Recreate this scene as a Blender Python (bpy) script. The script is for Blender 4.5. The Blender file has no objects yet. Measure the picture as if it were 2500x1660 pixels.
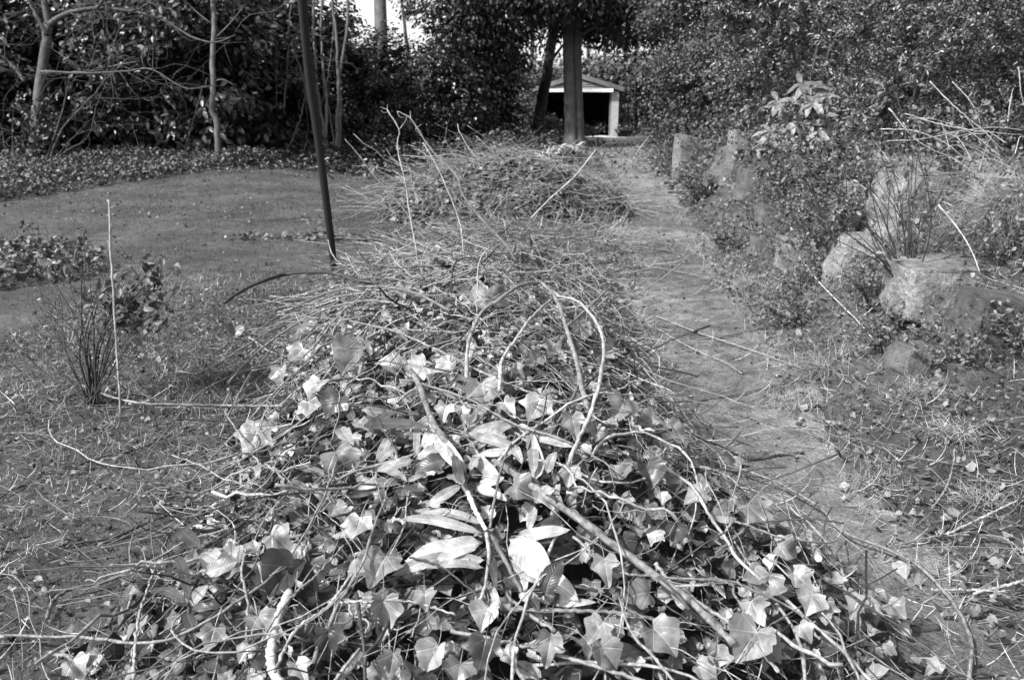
import bpy, math, random
import numpy as np
from mathutils import Vector, Matrix
R = math.radians
rng = np.random.default_rng(11)
random.seed(5)
scene = bpy.context.scene
COL = scene.collection

# ---------------------------------------------------------------- camera
F, CX, CY, CAMH, PITCH = 1944.0, 1250.0, 830.0, 1.5, R(16.6)
cam_d = bpy.data.cameras.new("camera"); cam = bpy.data.objects.new("camera", cam_d); COL.objects.link(cam)
cam.location = (0, 0, CAMH); cam.rotation_euler = (R(90) - PITCH, 0, 0)
cam_d.sensor_width = 36; cam_d.lens = F / 2500 * 36
cam_d.clip_start = 0.05; cam_d.clip_end = 1500
cam_d.dof.use_dof = True; cam_d.dof.focus_distance = 3.0; cam_d.dof.aperture_fstop = 5.0
scene.camera = cam
# ---------------------------------------------------------------- light
SUN = Vector((-0.74, -0.45, 0.95)).normalized()
world = bpy.data.worlds.new("World"); scene.world = world; world.use_nodes = True
wn = world.node_tree; wn.nodes.clear()
sky = wn.nodes.new('ShaderNodeTexSky'); sky.sky_type = 'NISHITA'; sky.sun_disc = False
sky.sun_elevation = math.asin(SUN.z); sky.sun_rotation = math.atan2(SUN.x, SUN.y)
sky.air_density = 1.0; sky.dust_density = 2.0
bw = wn.nodes.new('ShaderNodeRGBToBW'); bg = wn.nodes.new('ShaderNodeBackground'); wo = wn.nodes.new('ShaderNodeOutputWorld')
bg.inputs['Strength'].default_value = 0.13
wn.links.new(sky.outputs[0], bw.inputs[0]); wn.links.new(bw.outputs[0], bg.inputs['Color']); wn.links.new(bg.outputs[0], wo.inputs[0])
sd = bpy.data.lights.new("sun", 'SUN'); sd.energy = 2.9; sd.angle = R(2.5); sd.color = (1, 1, 1)
so = bpy.data.objects.new("sun", sd); COL.objects.link(so); so.rotation_euler = SUN.to_track_quat('Z', 'Y').to_euler()
so.location = (-20, -5, 30)
vs = scene.view_settings
vs.view_transform = 'Standard'; vs.look = 'None'; vs.gamma = 1; vs.exposure = 1.3; vs.use_curve_mapping = False
scene.render.engine = 'CYCLES'
scene.cycles.max_bounces = 5; scene.cycles.diffuse_bounces = 3; scene.cycles.glossy_bounces = 2; scene.cycles.transmission_bounces = 2
scene.cycles.use_denoising = True
scene.cycles.use_adaptive_sampling = False
scene.cycles.caustics_reflective = False; scene.cycles.caustics_refractive = False

# ---------------------------------------------------------------- maths helpers
cp, sp = math.cos(PITCH), math.sin(PITCH)
FW = np.array([0, cp, -sp]); UP = np.array([0, sp, cp]); RT = np.array([1.0, 0, 0]); CAM = np.array([0, 0, CAMH])
def ray(px, py): return FW + (px - CX) / F * RT - (py - CY) / F * UP
def PD(px, py, depth): return CAM + ray(px, py) * depth
_ph = rng.uniform(0, 6.28, (8, 2)); _dr = rng.uniform(0, 6.28, 8)
def wob(x, y, s=1.0):
    v = 0
    for i in range(8):
        k = s * (0.7 * 1.55 ** i)
        v = v + np.sin(k * (x * math.cos(_dr[i]) + y * math.sin(_dr[i])) + _ph[i, 0]) / (1.45 ** i)
    return v / 2.2
def sm(t):
    t = np.clip(t, 0, 1); return t * t * (3 - 2 * t)
def path_c(y): return 0.72 + 0.106 * y
def terrain(x, y):
    x = np.asarray(x, float); y = np.asarray(y, float)
    s = path_c(y) + 0.5
    bank = sm((x - s) / 1.5) * 0.92 * sm((y - 2.4) / 2.6) * (1 - 0.75 * sm((y - 20) / 8))
    z = bank + 0.022 * wob(x, y, 1.3) + 0.006 * wob(y, x, 7)
    z = z - 0.03 * np.exp(-((x - path_c(y)) / 0.5) ** 2)
    z = z + 0.16 * sm((-x - 3.2) / 2) * sm((y - 12) / 4) * (1 - 0.6 * sm((y - 30) / 5))
    return z
def heap1(x, y):
    xc = -0.22 - 0.16 * sm((y - 3) / 3) + .22 * np.exp(-((y - 2.1) / .8) ** 2)
    w = 1.10 + 0.24 * np.exp(-((y - 1.9) / 1.0) ** 2) + .12 * np.exp(-((y - 6.3) / 1.1) ** 2) + 0.14 * wob(y * 2, y * 0.3, 1)
    q = np.clip(1 - np.abs((x - xc) / w) ** 2.0, 0, 1)
    ty = sm((y - 0.5) / 2.4) * sm((10.2 - y) / 2.2)
    h = q ** 1.2 * ty * (0.52 - .17 * sm((y - 4.4) / 1.6) - .14 * sm((y - 6) / 1.4) + 0.10 * wob(x * 1.3, y, 1.9) + 0.05 * wob(y, x, 6))
    return np.maximum(h, 0)
def heap2(x, y):
    q = np.clip(1 - ((x + 0.1) / 1.85) ** 2 - ((y - 11.6) / 2.1) ** 2, 0, 1)
    return q ** 0.7 * (0.66 + 0.2 * wob(x, y, 1.9) + .06 * wob(y, x, 5))
def top(x, y): return terrain(x, y) + heap1(x, y) + heap2(x, y)
def hit(px, py, lift=0.0, fn=top, tmax=60):
    d = ray(px, py); t = 1.2; step = 0.05
    while t < tmax:
        p = CAM + d * t
        if p[2] <= fn(p[0], p[1]) + lift:
            lo, hi = t - step, t
            for _ in range(12):
                m = (lo + hi) / 2; p = CAM + d * m
                if p[2] <= fn(p[0], p[1]) + lift: hi = m
                else: lo = m
            return CAM + d * hi
        step = 0.02 + t * 0.01; t += step
    return CAM + d * tmax
def ground_hit(px, py, lift=0.0): return hit(px, py, lift, terrain)
def nrm(v):
    return v / np.maximum(np.linalg.norm(v, axis=-1, keepdims=True), 1e-9)
def smooth_path(pts, n=24):
    pts = np.asarray(pts, float)
    if len(pts) == 2: return pts[0] + (pts[1] - pts[0]) * np.linspace(0, 1, n)[:, None]
    P = np.vstack([2 * pts[0] - pts[1], pts, 2 * pts[-1] - pts[-2]])
    out = []; m = len(pts) - 1
    for s in np.linspace(0, m - 1e-6, n):
        i = int(s); t = s - i; a, b, c, d = P[i:i + 4]
        out.append(0.5 * ((2 * b) + (-a + c) * t + (2 * a - 5 * b + 4 * c - d) * t * t + (-a + 3 * b - 3 * c + d) * t ** 3))
    return np.array(out)

# ---------------------------------------------------------------- mesh helpers (everything as triangles)
class Geo:
    def __init__(s): s.v = []; s.f = []; s.uv = []; s.n = 0
    def add(s, v, f, uv=None):
        v = np.asarray(v, float).reshape(-1, 3); f = np.asarray(f, np.int64).reshape(-1, 3)
        s.v.append(v); s.f.append(f + s.n); s.n += len(v)
        s.uv.append(np.zeros((len(v), 2)) if uv is None else np.asarray(uv, float).reshape(-1, 2))
        return s
    def get(s): return np.vstack(s.v), np.vstack(s.f), np.vstack(s.uv)
def mesh_from(name, g, mat, origin=(0, 0, 0), smooth=True):
    v, f, uv = g.get()
    me = bpy.data.meshes.new(name)
    me.vertices.add(len(v)); me.vertices.foreach_set('co', (v - np.asarray(origin)).astype(np.float32).ravel())
    me.loops.add(len(f) * 3); me.loops.foreach_set('vertex_index', f.astype(np.int32).ravel())
    me.polygons.add(len(f)); me.polygons.foreach_set('loop_start', (np.arange(len(f)) * 3).astype(np.int32))
    me.polygons.foreach_set('use_smooth', np.full(len(f), smooth))
    ul = me.uv_layers.new(name='uv'); ul.data.foreach_set('uv', uv[f.ravel()].astype(np.float32).ravel())
    me.update(); me.validate()
    if mat: me.materials.append(mat)
    return me
def tag(o, label=None, cat=None, group=None, kind=None):
    for k, val in (('label', label), ('category', cat), ('group', group), ('kind', kind)):
        if val: o[k] = val
    return o
def obj(name, g, mat, parent=None, origin=None, smooth=True):
    if parent is not None: org = np.array(parent.matrix_basis.translation)
    elif origin is None:
        v = np.vstack(g.v); org = np.array([v[:, 0].mean(), v[:, 1].mean(), v[:, 2].min()])
    else: org = np.asarray(origin, float)
    me = mesh_from(name, g, mat, org, smooth)
    o = bpy.data.objects.new(name, me); COL.objects.link(o)
    if parent is not None: o.parent = parent
    else: o.location = org
    return o
def thing(name, loc, label, cat, group=None):
    o = bpy.data.objects.new(name, None); COL.objects.link(o); o.location = loc; o.empty_display_size = .1
    return tag(o, label, cat, group)
def copy_tree(o, parent=None):
    c = o.copy(); COL.objects.link(c)
    if parent is not None: c.parent = parent
    for ch in list(o.children): copy_tree(ch, c)
    return c
def scatter(g, tpl, pos, rot, scl):
    """tpl=(v,f,uv); pos (N,3); rot (N,3,3) columns = local axes; scl (N,) or (N,3)"""
    v, f, uv = tpl; N = len(pos)
    if N == 0: return
    scl = np.asarray(scl, float)
    if scl.ndim == 1: scl = scl[:, None].repeat(3, 1)
    V = np.einsum('nij,nkj->nki', rot, v[None] * scl[:, None, :]) + pos[:, None, :]
    Fc = f[None] + (np.arange(N) * len(v))[:, None, None]
    g.add(V, Fc, np.tile(uv, (N, 1)))
def frames(nor, head):
    """local z=normal, local y=heading"""
    z = nrm(nor); y = head - (head * z).sum(-1, keepdims=True) * z; y = nrm(y + 1e-6); x = np.cross(y, z)
    return np.stack([x, y, z], -1)
def rand_dirs(n): return nrm(rng.normal(size=(n, 3)))
def tubes(g, paths, radii, S=5):
    paths = np.asarray(paths, float)
    if paths.ndim == 2: paths = paths[None]
    K, M, _ = paths.shape
    radii = np.broadcast_to(np.asarray(radii, float), (K, M)) if np.ndim(radii) != 1 or len(radii) == M else np.repeat(np.asarray(radii)[:, None], M, 1)
    t = nrm(np.gradient(paths, axis=1))
    mt = nrm(t.mean(1)); ref = np.where(np.abs(mt[:, 2:3]) > .75, np.array([[1.0, .2, 0]]), np.array([[.1, .2, 1.0]]))
    b = nrm(np.cross(t, ref[:, None, :] + 0 * t)); n = np.cross(b, t)
    a = np.arange(S) * 2 * math.pi / S
    ring = (b[:, :, None] * np.cos(a)[None, None, :, None] + n[:, :, None] * np.sin(a)[None, None, :, None]) * radii[:, :, None, None]
    V = paths[:, :, None] + ring
    i = np.arange(M - 1)[:, None] * S; j = np.arange(S)[None]; j2 = (j + 1) % S
    A, B, C, D = i + j, i + j2, i + S + j2, i + S + j
    f = np.concatenate([np.stack([A, B, C], -1).reshape(-1, 3), np.stack([A, C, D], -1).reshape(-1, 3)])
    # caps
    cap = []
    for q in range(1, S - 1):
        cap.append([0, q + 1, q]); e = (M - 1) * S; cap.append([e, e + q, e + q + 1])
    f = np.vstack([f, cap]); nv = M * S
    Fc = f[None] + (np.arange(K) * nv)[:, None, None]
    L = np.concatenate([np.zeros((K, 1)), np.cumsum(np.linalg.norm(np.diff(paths, axis=1), axis=-1), 1)], 1)
    uv = np.stack([np.broadcast_to((a / 6.283)[None, None], (K, M, S)), np.broadcast_to(L[:, :, None], (K, M, S))], -1)
    g.add(V, Fc, uv)
def box(g, lo, hi, M=None):
    x0, y0, z0 = lo; x1, y1, z1 = hi
    v = np.array([[x0,y0,z0],[x1,y0,z0],[x1,y1,z0],[x0,y1,z0],[x0,y0,z1],[x1,y0,z1],[x1,y1,z1],[x0,y1,z1]], float)
    q = [(0,3,2,1),(4,5,6,7),(0,1,5,4),(1,2,6,5),(2,3,7,6),(3,0,4,7)]
    V = []; Fc = []
    for a in q:
        k = len(V); V += [v[i] for i in a]; Fc += [(k, k+1, k+2), (k, k+2, k+3)]
    V = np.array(V)
    if M is not None: V = M(V)
    g.add(V, Fc)

# ---------------------------------------------------------------- materials (the photograph is black and white: neutral greys)
def newmat(name):
    m = bpy.data.materials.new(name); m.use_nodes = True; nt = m.node_tree; nt.nodes.clear()
    out = nt.nodes.new('ShaderNodeOutputMaterial'); b = nt.nodes.new('ShaderNodeBsdfPrincipled')
    nt.links.new(b.outputs[0], out.inputs[0]); return m, nt, b, out
def N(nt, t, **kw):
    n = nt.nodes.new(t)
    for k, v in kw.items(): setattr(n, k, v)
    return n
def math_(nt, op, a, b=None, c=None):
    n = nt.nodes.new('ShaderNodeMath'); n.operation = op
    for i, x in enumerate((a, b, c)):
        if x is None: continue
        if hasattr(x, 'is_output'): nt.links.new(x, n.inputs[i])
        else: n.inputs[i].default_value = x
    return n.outputs[0]
def maprange(nt, x, a, b, c, d):
    n = nt.nodes.new('ShaderNodeMapRange'); nt.links.new(x, n.inputs[0])
    for i, q in enumerate((a, b, c, d)): n.inputs[i + 1].default_value = q
    return n.outputs[0]
def noise(nt, scale, detail=4, coord='Object', rough=.55, vecscale=None):
    tc = N(nt, 'ShaderNodeTexCoord'); n = N(nt, 'ShaderNodeTexNoise'); n.inputs['Scale'].default_value = scale
    n.inputs['Detail'].default_value = detail; n.inputs['Roughness'].default_value = rough
    if coord == 'World':
        ge = N(nt, 'ShaderNodeNewGeometry'); src = ge.outputs['Position']
    else: src = tc.outputs[coord]
    if vecscale:
        mp = N(nt, 'ShaderNodeMapping'); mp.inputs['Scale'].default_value = vecscale
        nt.links.new(src, mp.inputs[0]); src = mp.outputs[0]
    nt.links.new(src, n.inputs['Vector']); return n.outputs[0]
def bump(nt, b, h, strength, dist):
    n = N(nt, 'ShaderNodeBump'); n.inputs['Strength'].default_value = strength; n.inputs['Distance'].default_value = dist
    nt.links.new(h, n.inputs['Height']); nt.links.new(n.outputs[0], b.inputs['Normal'])
def mat_leaf(name, lo, hi, rough=.45, veins=None, trans=.12, back=1.0, power=1.0, spec=.5, blotch=.45):
    m, nt, b, out = newmat(name)
    ge = N(nt, 'ShaderNodeNewGeometry'); oi = N(nt, 'ShaderNodeObjectInfo')
    r = math_(nt, 'FRACT', math_(nt, 'ADD', ge.outputs['Random Per Island'], oi.outputs['Random']))
    r = math_(nt, 'POWER', r, power)
    v = maprange(nt, r, 0, 1, lo, hi)
    nz = noise(nt, 28, 3, 'World')
    v = math_(nt, 'MULTIPLY', v, maprange(nt, nz, .3, .7, 1 - blotch, 1 + blotch))
    if back != 1.0:
        v = math_(nt, 'MULTIPLY', v, maprange(nt, ge.outputs['Backfacing'], 0, 1, 1, back))
    h = noise(nt, 60, 2, 'World')
    if veins:
        tc = N(nt, 'ShaderNodeTexCoord'); sx = N(nt, 'ShaderNodeSeparateXYZ'); nt.links.new(tc.outputs['UV'], sx.inputs[0])
        ax = math_(nt, 'ABSOLUTE', sx.outputs[0]); y = sx.outputs[1]; d = None
        if veins == 'ivy':
            for th in (0, 48, 98):
                c, s = math.cos(R(th)), math.sin(R(th))
                e = math_(nt, 'ABSOLUTE', math_(nt, 'SUBTRACT', math_(nt, 'MULTIPLY', ax, c), math_(nt, 'MULTIPLY', y, s)))
                d = e if d is None else math_(nt, 'MINIMUM', d, e)
        else:
            w = math_(nt, 'ABSOLUTE', math_(nt, 'SUBTRACT', math_(nt, 'FRACT', math_(nt, 'MULTIPLY', math_(nt, 'SUBTRACT', y, ax), 11.0)), .5))
            d = math_(nt, 'MINIMUM', math_(nt, 'MULTIPLY', ax, .8), math_(nt, 'ADD', math_(nt, 'MULTIPLY', w, .12), .012))
        vein = maprange(nt, d, 0.008, 0.034, 1, 0)
        v = math_(nt, 'MULTIPLY', v, math_(nt, 'ADD', math_(nt, 'MULTIPLY', vein, .45), 1))
        h = math_(nt, 'SUBTRACT', math_(nt, 'MULTIPLY', h, .5), math_(nt, 'MULTIPLY', vein, .8))
    nt.links.new(v, b.inputs['Base Color']); b.inputs['Roughness'].default_value = rough
    b.inputs['Specular IOR Level'].default_value = spec
    bump(nt, b, h, .5, .003)
    if trans:
        tr = N(nt, 'ShaderNodeBsdfTranslucent'); nt.links.new(v, tr.inputs[0]); mx = N(nt, 'ShaderNodeMixShader')
        mx.inputs[0].default_value = trans; nt.links.new(b.outputs[0], mx.inputs[1]); nt.links.new(tr.outputs[0], mx.inputs[2])
        nt.links.new(mx.outputs[0], out.inputs[0])
    return m
def mat_bark(name, lo, hi, scale=30, stretch=.25, rough=.75, bs=.4, bd=.01, isl=.35):
    m, nt, b, out = newmat(name)
    ge = N(nt, 'ShaderNodeNewGeometry'); oi = N(nt, 'ShaderNodeObjectInfo')
    r = math_(nt, 'FRACT', math_(nt, 'ADD', ge.outputs['Random Per Island'], oi.outputs['Random']))
    n1 = noise(nt, scale, 5, 'World', vecscale=(1, 1, stretch)); n2 = noise(nt, scale * .18, 3, 'World')
    v = maprange(nt, n1, .3, .7, lo, hi)
    v = math_(nt, 'MULTIPLY', v, maprange(nt, r, 0, 1, 1 - isl, 1 + isl))
    v = math_(nt, 'MULTIPLY', v, maprange(nt, n2, .3, .7, .65, 1.3))
    nt.links.new(v, b.inputs['Base Color']); b.inputs['Roughness'].default_value = rough
    bump(nt, b, n1, bs, bd); return m
def mat_ground(name, lo, hi, s1=9, s2=60, bs=.6, bd=.03, rough=.9):
    m, nt, b, out = newmat(name)
    a = noise(nt, s1, 6, 'World', .65); c = noise(nt, s2, 4, 'World', .7); e = noise(nt, s1 * .13, 3, 'World')
    v = maprange(nt, a, .3, .7, lo, hi)
    v = math_(nt, 'MULTIPLY', v, maprange(nt, c, .3, .7, .55, 1.45))
    v = math_(nt, 'MULTIPLY', v, maprange(nt, e, .35, .65, .6, 1.4))  # broad blotches; on the lawn they paint patches of shade into the colour
    nt.links.new(v, b.inputs['Base Color']); b.inputs['Roughness'].default_value = rough
    h = math_(nt, 'ADD', a, math_(nt, 'MULTIPLY', c, .5)); bump(nt, b, h, bs, bd); return m

M = dict(
    ground=mat_ground('moss_soil', .02, .08), path=mat_ground('path_earth', .055, .24, 7, 70, 1.0, .04),
    drive=mat_ground('pale_gravel', .36, .6, 20, 120), core=mat_ground('pile_gap_shade', .003, .01, 20, 90),  # core colour holds the shade seen between the cuttings
    pile_leaf=mat_leaf('ivy_cut', .012, .36, .42, 'ivy', .12, 1.4, 1.7),
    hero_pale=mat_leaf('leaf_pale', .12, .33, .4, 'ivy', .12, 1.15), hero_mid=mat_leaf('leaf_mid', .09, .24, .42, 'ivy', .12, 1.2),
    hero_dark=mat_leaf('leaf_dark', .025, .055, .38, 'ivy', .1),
    rh_pale=mat_leaf('rhodo_pale', .18, .38, .36, 'pinnate', .1, blotch=.35), rh_mid=mat_leaf('rhodo_mid', .15, .28, .4, 'pinnate', .1),
    rh_dark=mat_leaf('rhodo_dark', .025, .06, .36, 'pinnate', .08),
    hedge=mat_leaf('laurel', .008, .075, .4, None, .05, 1.2, 1.8, .5), hedge2=mat_leaf('holly', .008, .075, .36, None, .08, 1.2, 1.6, .6),
    conifer=mat_leaf('conifer_scale', .012, .42, .5, None, .1, 1.2, 2.6), shrubl=mat_leaf('box_leaf', .015, .12, .5, None, .15, 1.1, 1.3),
    cover=mat_leaf('ground_ivy', .03, .14, .5, None, .1, 1.4, 1.5), cover2=mat_leaf('ivy_patch_leaf', .03, .19, .5, None, .1, 1.4, 1.3),
    litter=mat_leaf('litter', .03, .26, .7, None, .05, 1.2, 1.5, .2),
    weed=mat_leaf('weed_leaf', .045, .2, .55, None, .15, 1.2, 1.2), darkleaf=mat_leaf('shrub_leaf_dark', .035, .09, .5, None, .1),
    bigpale=mat_leaf('bush_leaf_pale', .06, .17, .45, 'pinnate', .12),
    grass=mat_leaf('lawn_blade', .035, .14, .6, None, .2, 1.0, 1.2, .2), straw=mat_leaf('straw', .2, .6, .6, None, .1, 1.0, 1.3, .3),
    dry=mat_leaf('dry_blade', .2, .5, .6, None, .2, 1.0, 1.0, .3),
    stem=mat_bark('ivy_stem', .11, .36, 70, .6, .65, .4, .002), stemd=mat_bark('dark_stem', .015, .05, 60, .6, .6, .3, .002),
    stemm=mat_bark('mid_stem', .08, .22, 60, .6, .7, .4, .003), pale=mat_bark('pale_stem', .24, .5, 50, .6, .6, .3, .002),
    moss=mat_bark('mossy_bark', .08, .36, 60, .8, .85, .8, .006), bark=mat_bark('bark', .05, .11, 14, .35, .85, .6, .02, .1),
    barkp=mat_bark('pale_bark', .05, .115, 20, .3, .8, .4, .01, .15), barkd=mat_bark('dark_bark', .006, .018, 14, .3, .9, .6, .02, .1),
    twig=mat_bark('bare_twig', .035, .09, 40, .6, .8, .2, .003), metal=mat_bark('black_metal', .002, .007, 60, .3, .7, .25, .002, .05),
    rock=mat_ground('sandstone', .08, .27, 7, 40, 1.0, .05), mossrock=mat_ground('mossy_stone', .045, .17, 14, 120, 1.0, .03),
    paint=mat_ground('white_paint', .78, .86, 5, 40, .2, .005, .5), plank=mat_ground('weathered_board', .14, .22, 6, 60, .4, .01, .7),
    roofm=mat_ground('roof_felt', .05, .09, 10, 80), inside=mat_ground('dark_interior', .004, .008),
)
def mat_brick():
    m, nt, b, out = newmat('painted_brick')
    tc = N(nt, 'ShaderNodeTexCoord'); br = N(nt, 'ShaderNodeTexBrick'); mp = N(nt, 'ShaderNodeMapping')
    mp.inputs['Rotation'].default_value = (R(90), 0, 0)
    nt.links.new(tc.outputs['Object'], mp.inputs[0]); nt.links.new(mp.outputs[0], br.inputs['Vector'])
    br.inputs['Scale'].default_value = 4.5; br.inputs['Color1'].default_value = (.55, .55, .55, 1); br.inputs['Color2'].default_value = (.45, .45, .45, 1)
    br.inputs['Mortar'].default_value = (.22, .22, .22, 1); br.inputs['Mortar Size'].default_value = .03
    nt.links.new(br.outputs[0], b.inputs['Base Color']); b.inputs['Roughness'].default_value = .85; return m
M['brick'] = mat_brick()

# ---------------------------------------------------------------- leaf templates
def ivy_tpl(seed, rings=(1, .62, .28), fold=.32, curl=.45, wave=.09, petiole=True, dens=3, holes=0):
    r = np.random.default_rng(seed)
    k = r.uniform(.8, 1.1)
    dp = r.uniform(.05, .8)
    half = np.array([(0, .0), (.12, -.11), (.30, -.17), (.50, -.10), (.56 - .08 * dp, .08), (.64 - .05 * dp, .25), (.66 + .08 * k * dp, .40), (.52 - .02 * dp, .55 - .06 * dp), (.38 - .03 * dp, .72 - .1 * dp), (.20 - .02 * dp, .92 - .05 * dp), (.0, 1.06)])
    half = half * [r.uniform(.68, 1.12), 1]
    half[1:-1] += r.normal(0, .03, (9, 2))
    other = half[1:-1][::-1] * [-1, 1] + r.normal(0, .03, (9, 2))
    # densify with round segments
    o = np.vstack([half, other])
    m_ = len(o); oo = []
    for i in range(m_):
        a_, b_, c_, d_ = o[i - 1], o[i], o[(i + 1) % m_], o[(i + 2) % m_]
        for q in range(dens):
            t = q / dens; oo.append(.5 * (2 * b_ + (c_ - a_) * t + (2 * a_ - 5 * b_ + 4 * c_ - d_) * t * t + (3 * b_ - a_ - 3 * c_ + d_) * t ** 3))
    o = np.array(oo); o[1:] += r.normal(0, .008, (len(o) - 1, 2))
    c = np.array([0, .25]); V = []; nO = len(o)
    for s in rings: V += list(c + (o - c) * s)
    V.append(c); V = np.array(V)
    f = []; hs = set()
    for _ in range(holes):
        h0 = int(r.integers(4, nO - 6)); hs |= {h0, h0 + 1, h0 + 2}
    for q in range(len(rings) - 1):
        for i in range(nO):
            j = (i + 1) % nO; a, b2, c2, d = q * nO + i, q * nO + j, (q + 1) * nO + j, (q + 1) * nO + i
            if not (q == 1 and i in hs): f += [(a, b2, c2), (a, c2, d)]
    e = (len(rings) - 1) * nO; ctr = len(V) - 1
    for i in range(nO): f.append((e + i, e + (i + 1) % nO, ctr))
    x, y = V[:, 0], V[:, 1]; p = r.uniform(0, 6.28, 3); f1 = r.uniform(.2, 2.6) * fold; cu = r.normal(0, curl)
    z = f1 * np.abs(x) + cu * (y - .3) ** 2 + r.normal(0, .25) * x * np.abs(x) + wave * np.sin(5 * x + p[0]) * np.sin(5 * y + p[1]) + r.normal(0, .2) * x * y
    z = z - .03 * np.cos(np.arctan2(np.abs(x), y + .02) * 7.5) * np.hypot(x, y)
    v3 = np.stack([x, y, z], 1); uv = V.copy()
    if petiole:
        L = r.uniform(.5, 1.1); t = np.linspace(0, 1, 5)
        pth = np.stack([r.normal(0, .15) * t * t, -L * t, -r.uniform(-.1, .5) * t * t], 1)
        g = Geo(); g.add(v3, f, uv); tubes(g, pth, np.full(5, .016), 3); v3, f, uv = g.get()
        uv[len(V):] = (.002, .3)
    return v3, np.array(f), uv
IVY = [ivy_tpl(s, rings=(1, .78, .6, .4, .2), holes=(2 if s in (0, 7) else 0)) for s in range(10)]
IVYM = [ivy_tpl(60 + s, (1, .5), dens=1, petiole=True) for s in range(10)]
IVYS = [ivy_tpl(30 + s, (1, .45), petiole=False, dens=1) for s in range(6)]
def oval_tpl(fold=.25, curl=-.15, w=.24, n=4):
    t = np.linspace(0, 1, n + 1); V = []; f = []
    for i, y in enumerate(t):
        ww = w * math.sin(math.pi * (y ** .8)) ** .8 if 0 < y < 1 else 0
        z = curl * y * y
        V += [(-ww, y, z + fold * ww), (0, y, z), (ww, y, z + fold * ww)]
    for i in range(n):
        a = i * 3
        for k in (0, 1): f += [(a + k, a + k + 1, a + k + 4), (a + k, a + k + 4, a + k + 3)]
    V = np.array(V, float); return V, np.array(f), V[:, :2].copy()
def simple_leaf(w=.25, fold=.2, curl=-.12):
    V = np.array([(0, 0, 0), (w, .35, fold * w), (w * .8, .7, fold * w + curl * .5), (0, 1, curl), (-w * .8, .7, fold * w + curl * .5), (-w, .35, fold * w), (0, .5, curl * .25)])
    f = np.array([(6, 0, 1), (6, 1, 2), (6, 2, 3), (6, 3, 4), (6, 4, 5), (6, 5, 0)]); return V, f, V[:, :2].copy()
LAUR = simple_leaf(.24); ROUND = simple_leaf(.36); SLIM = simple_leaf(.15, .2, -.3)
def needle_tpl():
    V = np.array([(-.12, 0, 0), (.12, 0, 0), (.14, .55, .05), (-.14, .55, .05), (0, 1, -.08)], float)
    return V, np.array([(0, 1, 2), (0, 2, 3), (3, 2, 4)]), V[:, :2].copy()
NEED = needle_tpl()
OV = [oval_tpl(f, c, w) for f, c, w in ((.3, -.15, .24), (.1, -.3, .2), (.5, .1, .27))]
def blade_tpl(bend, w=.035, n=3):
    t = np.linspace(0, 1, n + 1); V = []; f = []
    for y in t[:-1]:
        ww = w * (1 - y * .6); a = bend * y
        px, pz = math.sin(a) * y, math.cos(a) * y
        V += [(-ww, px, pz), (ww, px, pz)]
    V.append((0, math.sin(bend), math.cos(bend) * .9))
    for i in range(n - 1):
        a = 2 * i; f += [(a, a + 1, a + 3), (a, a + 3, a + 2)]
    f.append((2 * n - 2, 2 * n - 1, 2 * n)); V = np.array(V, float); return V, np.array(f), V[:, :2].copy()
BLADES = [blade_tpl(b) for b in (.3, .8, 1.3)]
BLADEW = [blade_tpl(b, .012, 5) for b in (.12, .4, .8)]
def zrot(n, tilt=0.0):
    a = rng.uniform(0, 6.283, n); head = np.stack([np.cos(a), np.sin(a), np.zeros(n)], 1)
    nor = np.array([0, 0, 1.0]) + rng.normal(0, tilt, (n, 3)) if tilt else np.tile([0, 0, 1.0], (n, 1))
    return frames(nor, head)
def scatter_multi(g, tpls, pos, rot, scl):
    k = rng.integers(0, len(tpls), len(pos)); scl = np.asarray(scl)
    for i, t in enumerate(tpls):
        m = k == i; scatter(g, t, pos[m], rot[m], scl[m])
#SETTING
# ---------------------------------------------------------------- terrain
def grid_sheet(name, xs, ys, mat, off=0.0, fn=terrain):
    X, Y = np.meshgrid(xs, ys); Z = fn(X, Y) + off
    V = np.stack([X, Y, Z], -1).reshape(-1, 3); nx = len(xs); i = np.arange(len(ys) - 1)[:, None] * nx; j = np.arange(nx - 1)[None]
    a = i + j; f = np.concatenate([np.stack([a, a + 1, a + nx + 1], -1).reshape(-1, 3), np.stack([a, a + nx + 1, a + nx], -1).reshape(-1, 3)])
    g = Geo(); g.add(V, f, V[:, :2]); return obj(name, g, mat, origin=(0, 0, 0))
xs = np.unique(np.concatenate([np.linspace(-4, 5, 230), np.sinh(np.linspace(-4.2, 4.2, 140)) * 9]))
ys = np.unique(np.concatenate([np.linspace(.5, 12, 260), np.linspace(12, 45, 160), 45 + np.sinh(np.linspace(0, 3.6, 30)) * 15, np.linspace(-30, .5, 30)]))
tag(grid_sheet('ground', xs, ys, M['ground']), kind='structure')
# path sheet with ragged edges
yy = np.unique(np.concatenate([np.linspace(-.5, 9, 1100), np.linspace(9, 33, 700)])); NC = 61; w1 = .42 + .09 * wob(yy * 3, yy, 1) + .02 * yy * .5; w2 = .46 + .09 * wob(yy, yy * 3, 1.2) + .02 * yy * .5
tt = np.linspace(-1, 1, NC)
Xp = path_c(yy)[:, None] + np.where(tt < 0, tt[None] * w1[:, None], tt[None] * w2[:, None]); Yp = yy[:, None] + 0 * Xp
V = np.stack([Xp, Yp, terrain(Xp, Yp) + .010 + .005 * wob(Xp * 2, Yp * 2, 9) * (1 - tt[None] ** 4) + rng.normal(0, .0016, Xp.shape) - .008 * tt[None] ** 6], -1).reshape(-1, 3); i = np.arange(len(yy) - 1)[:, None] * NC; j = np.arange(NC - 1)[None]; a = i + j
f = np.concatenate([np.stack([a, a + 1, a + NC + 1], -1).reshape(-1, 3), np.stack([a, a + NC + 1, a + NC], -1).reshape(-1, 3)])
g = Geo(); g.add(V, f); tag(obj('path', g, M['path'], origin=(0, 0, 0)), kind='structure')
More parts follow.
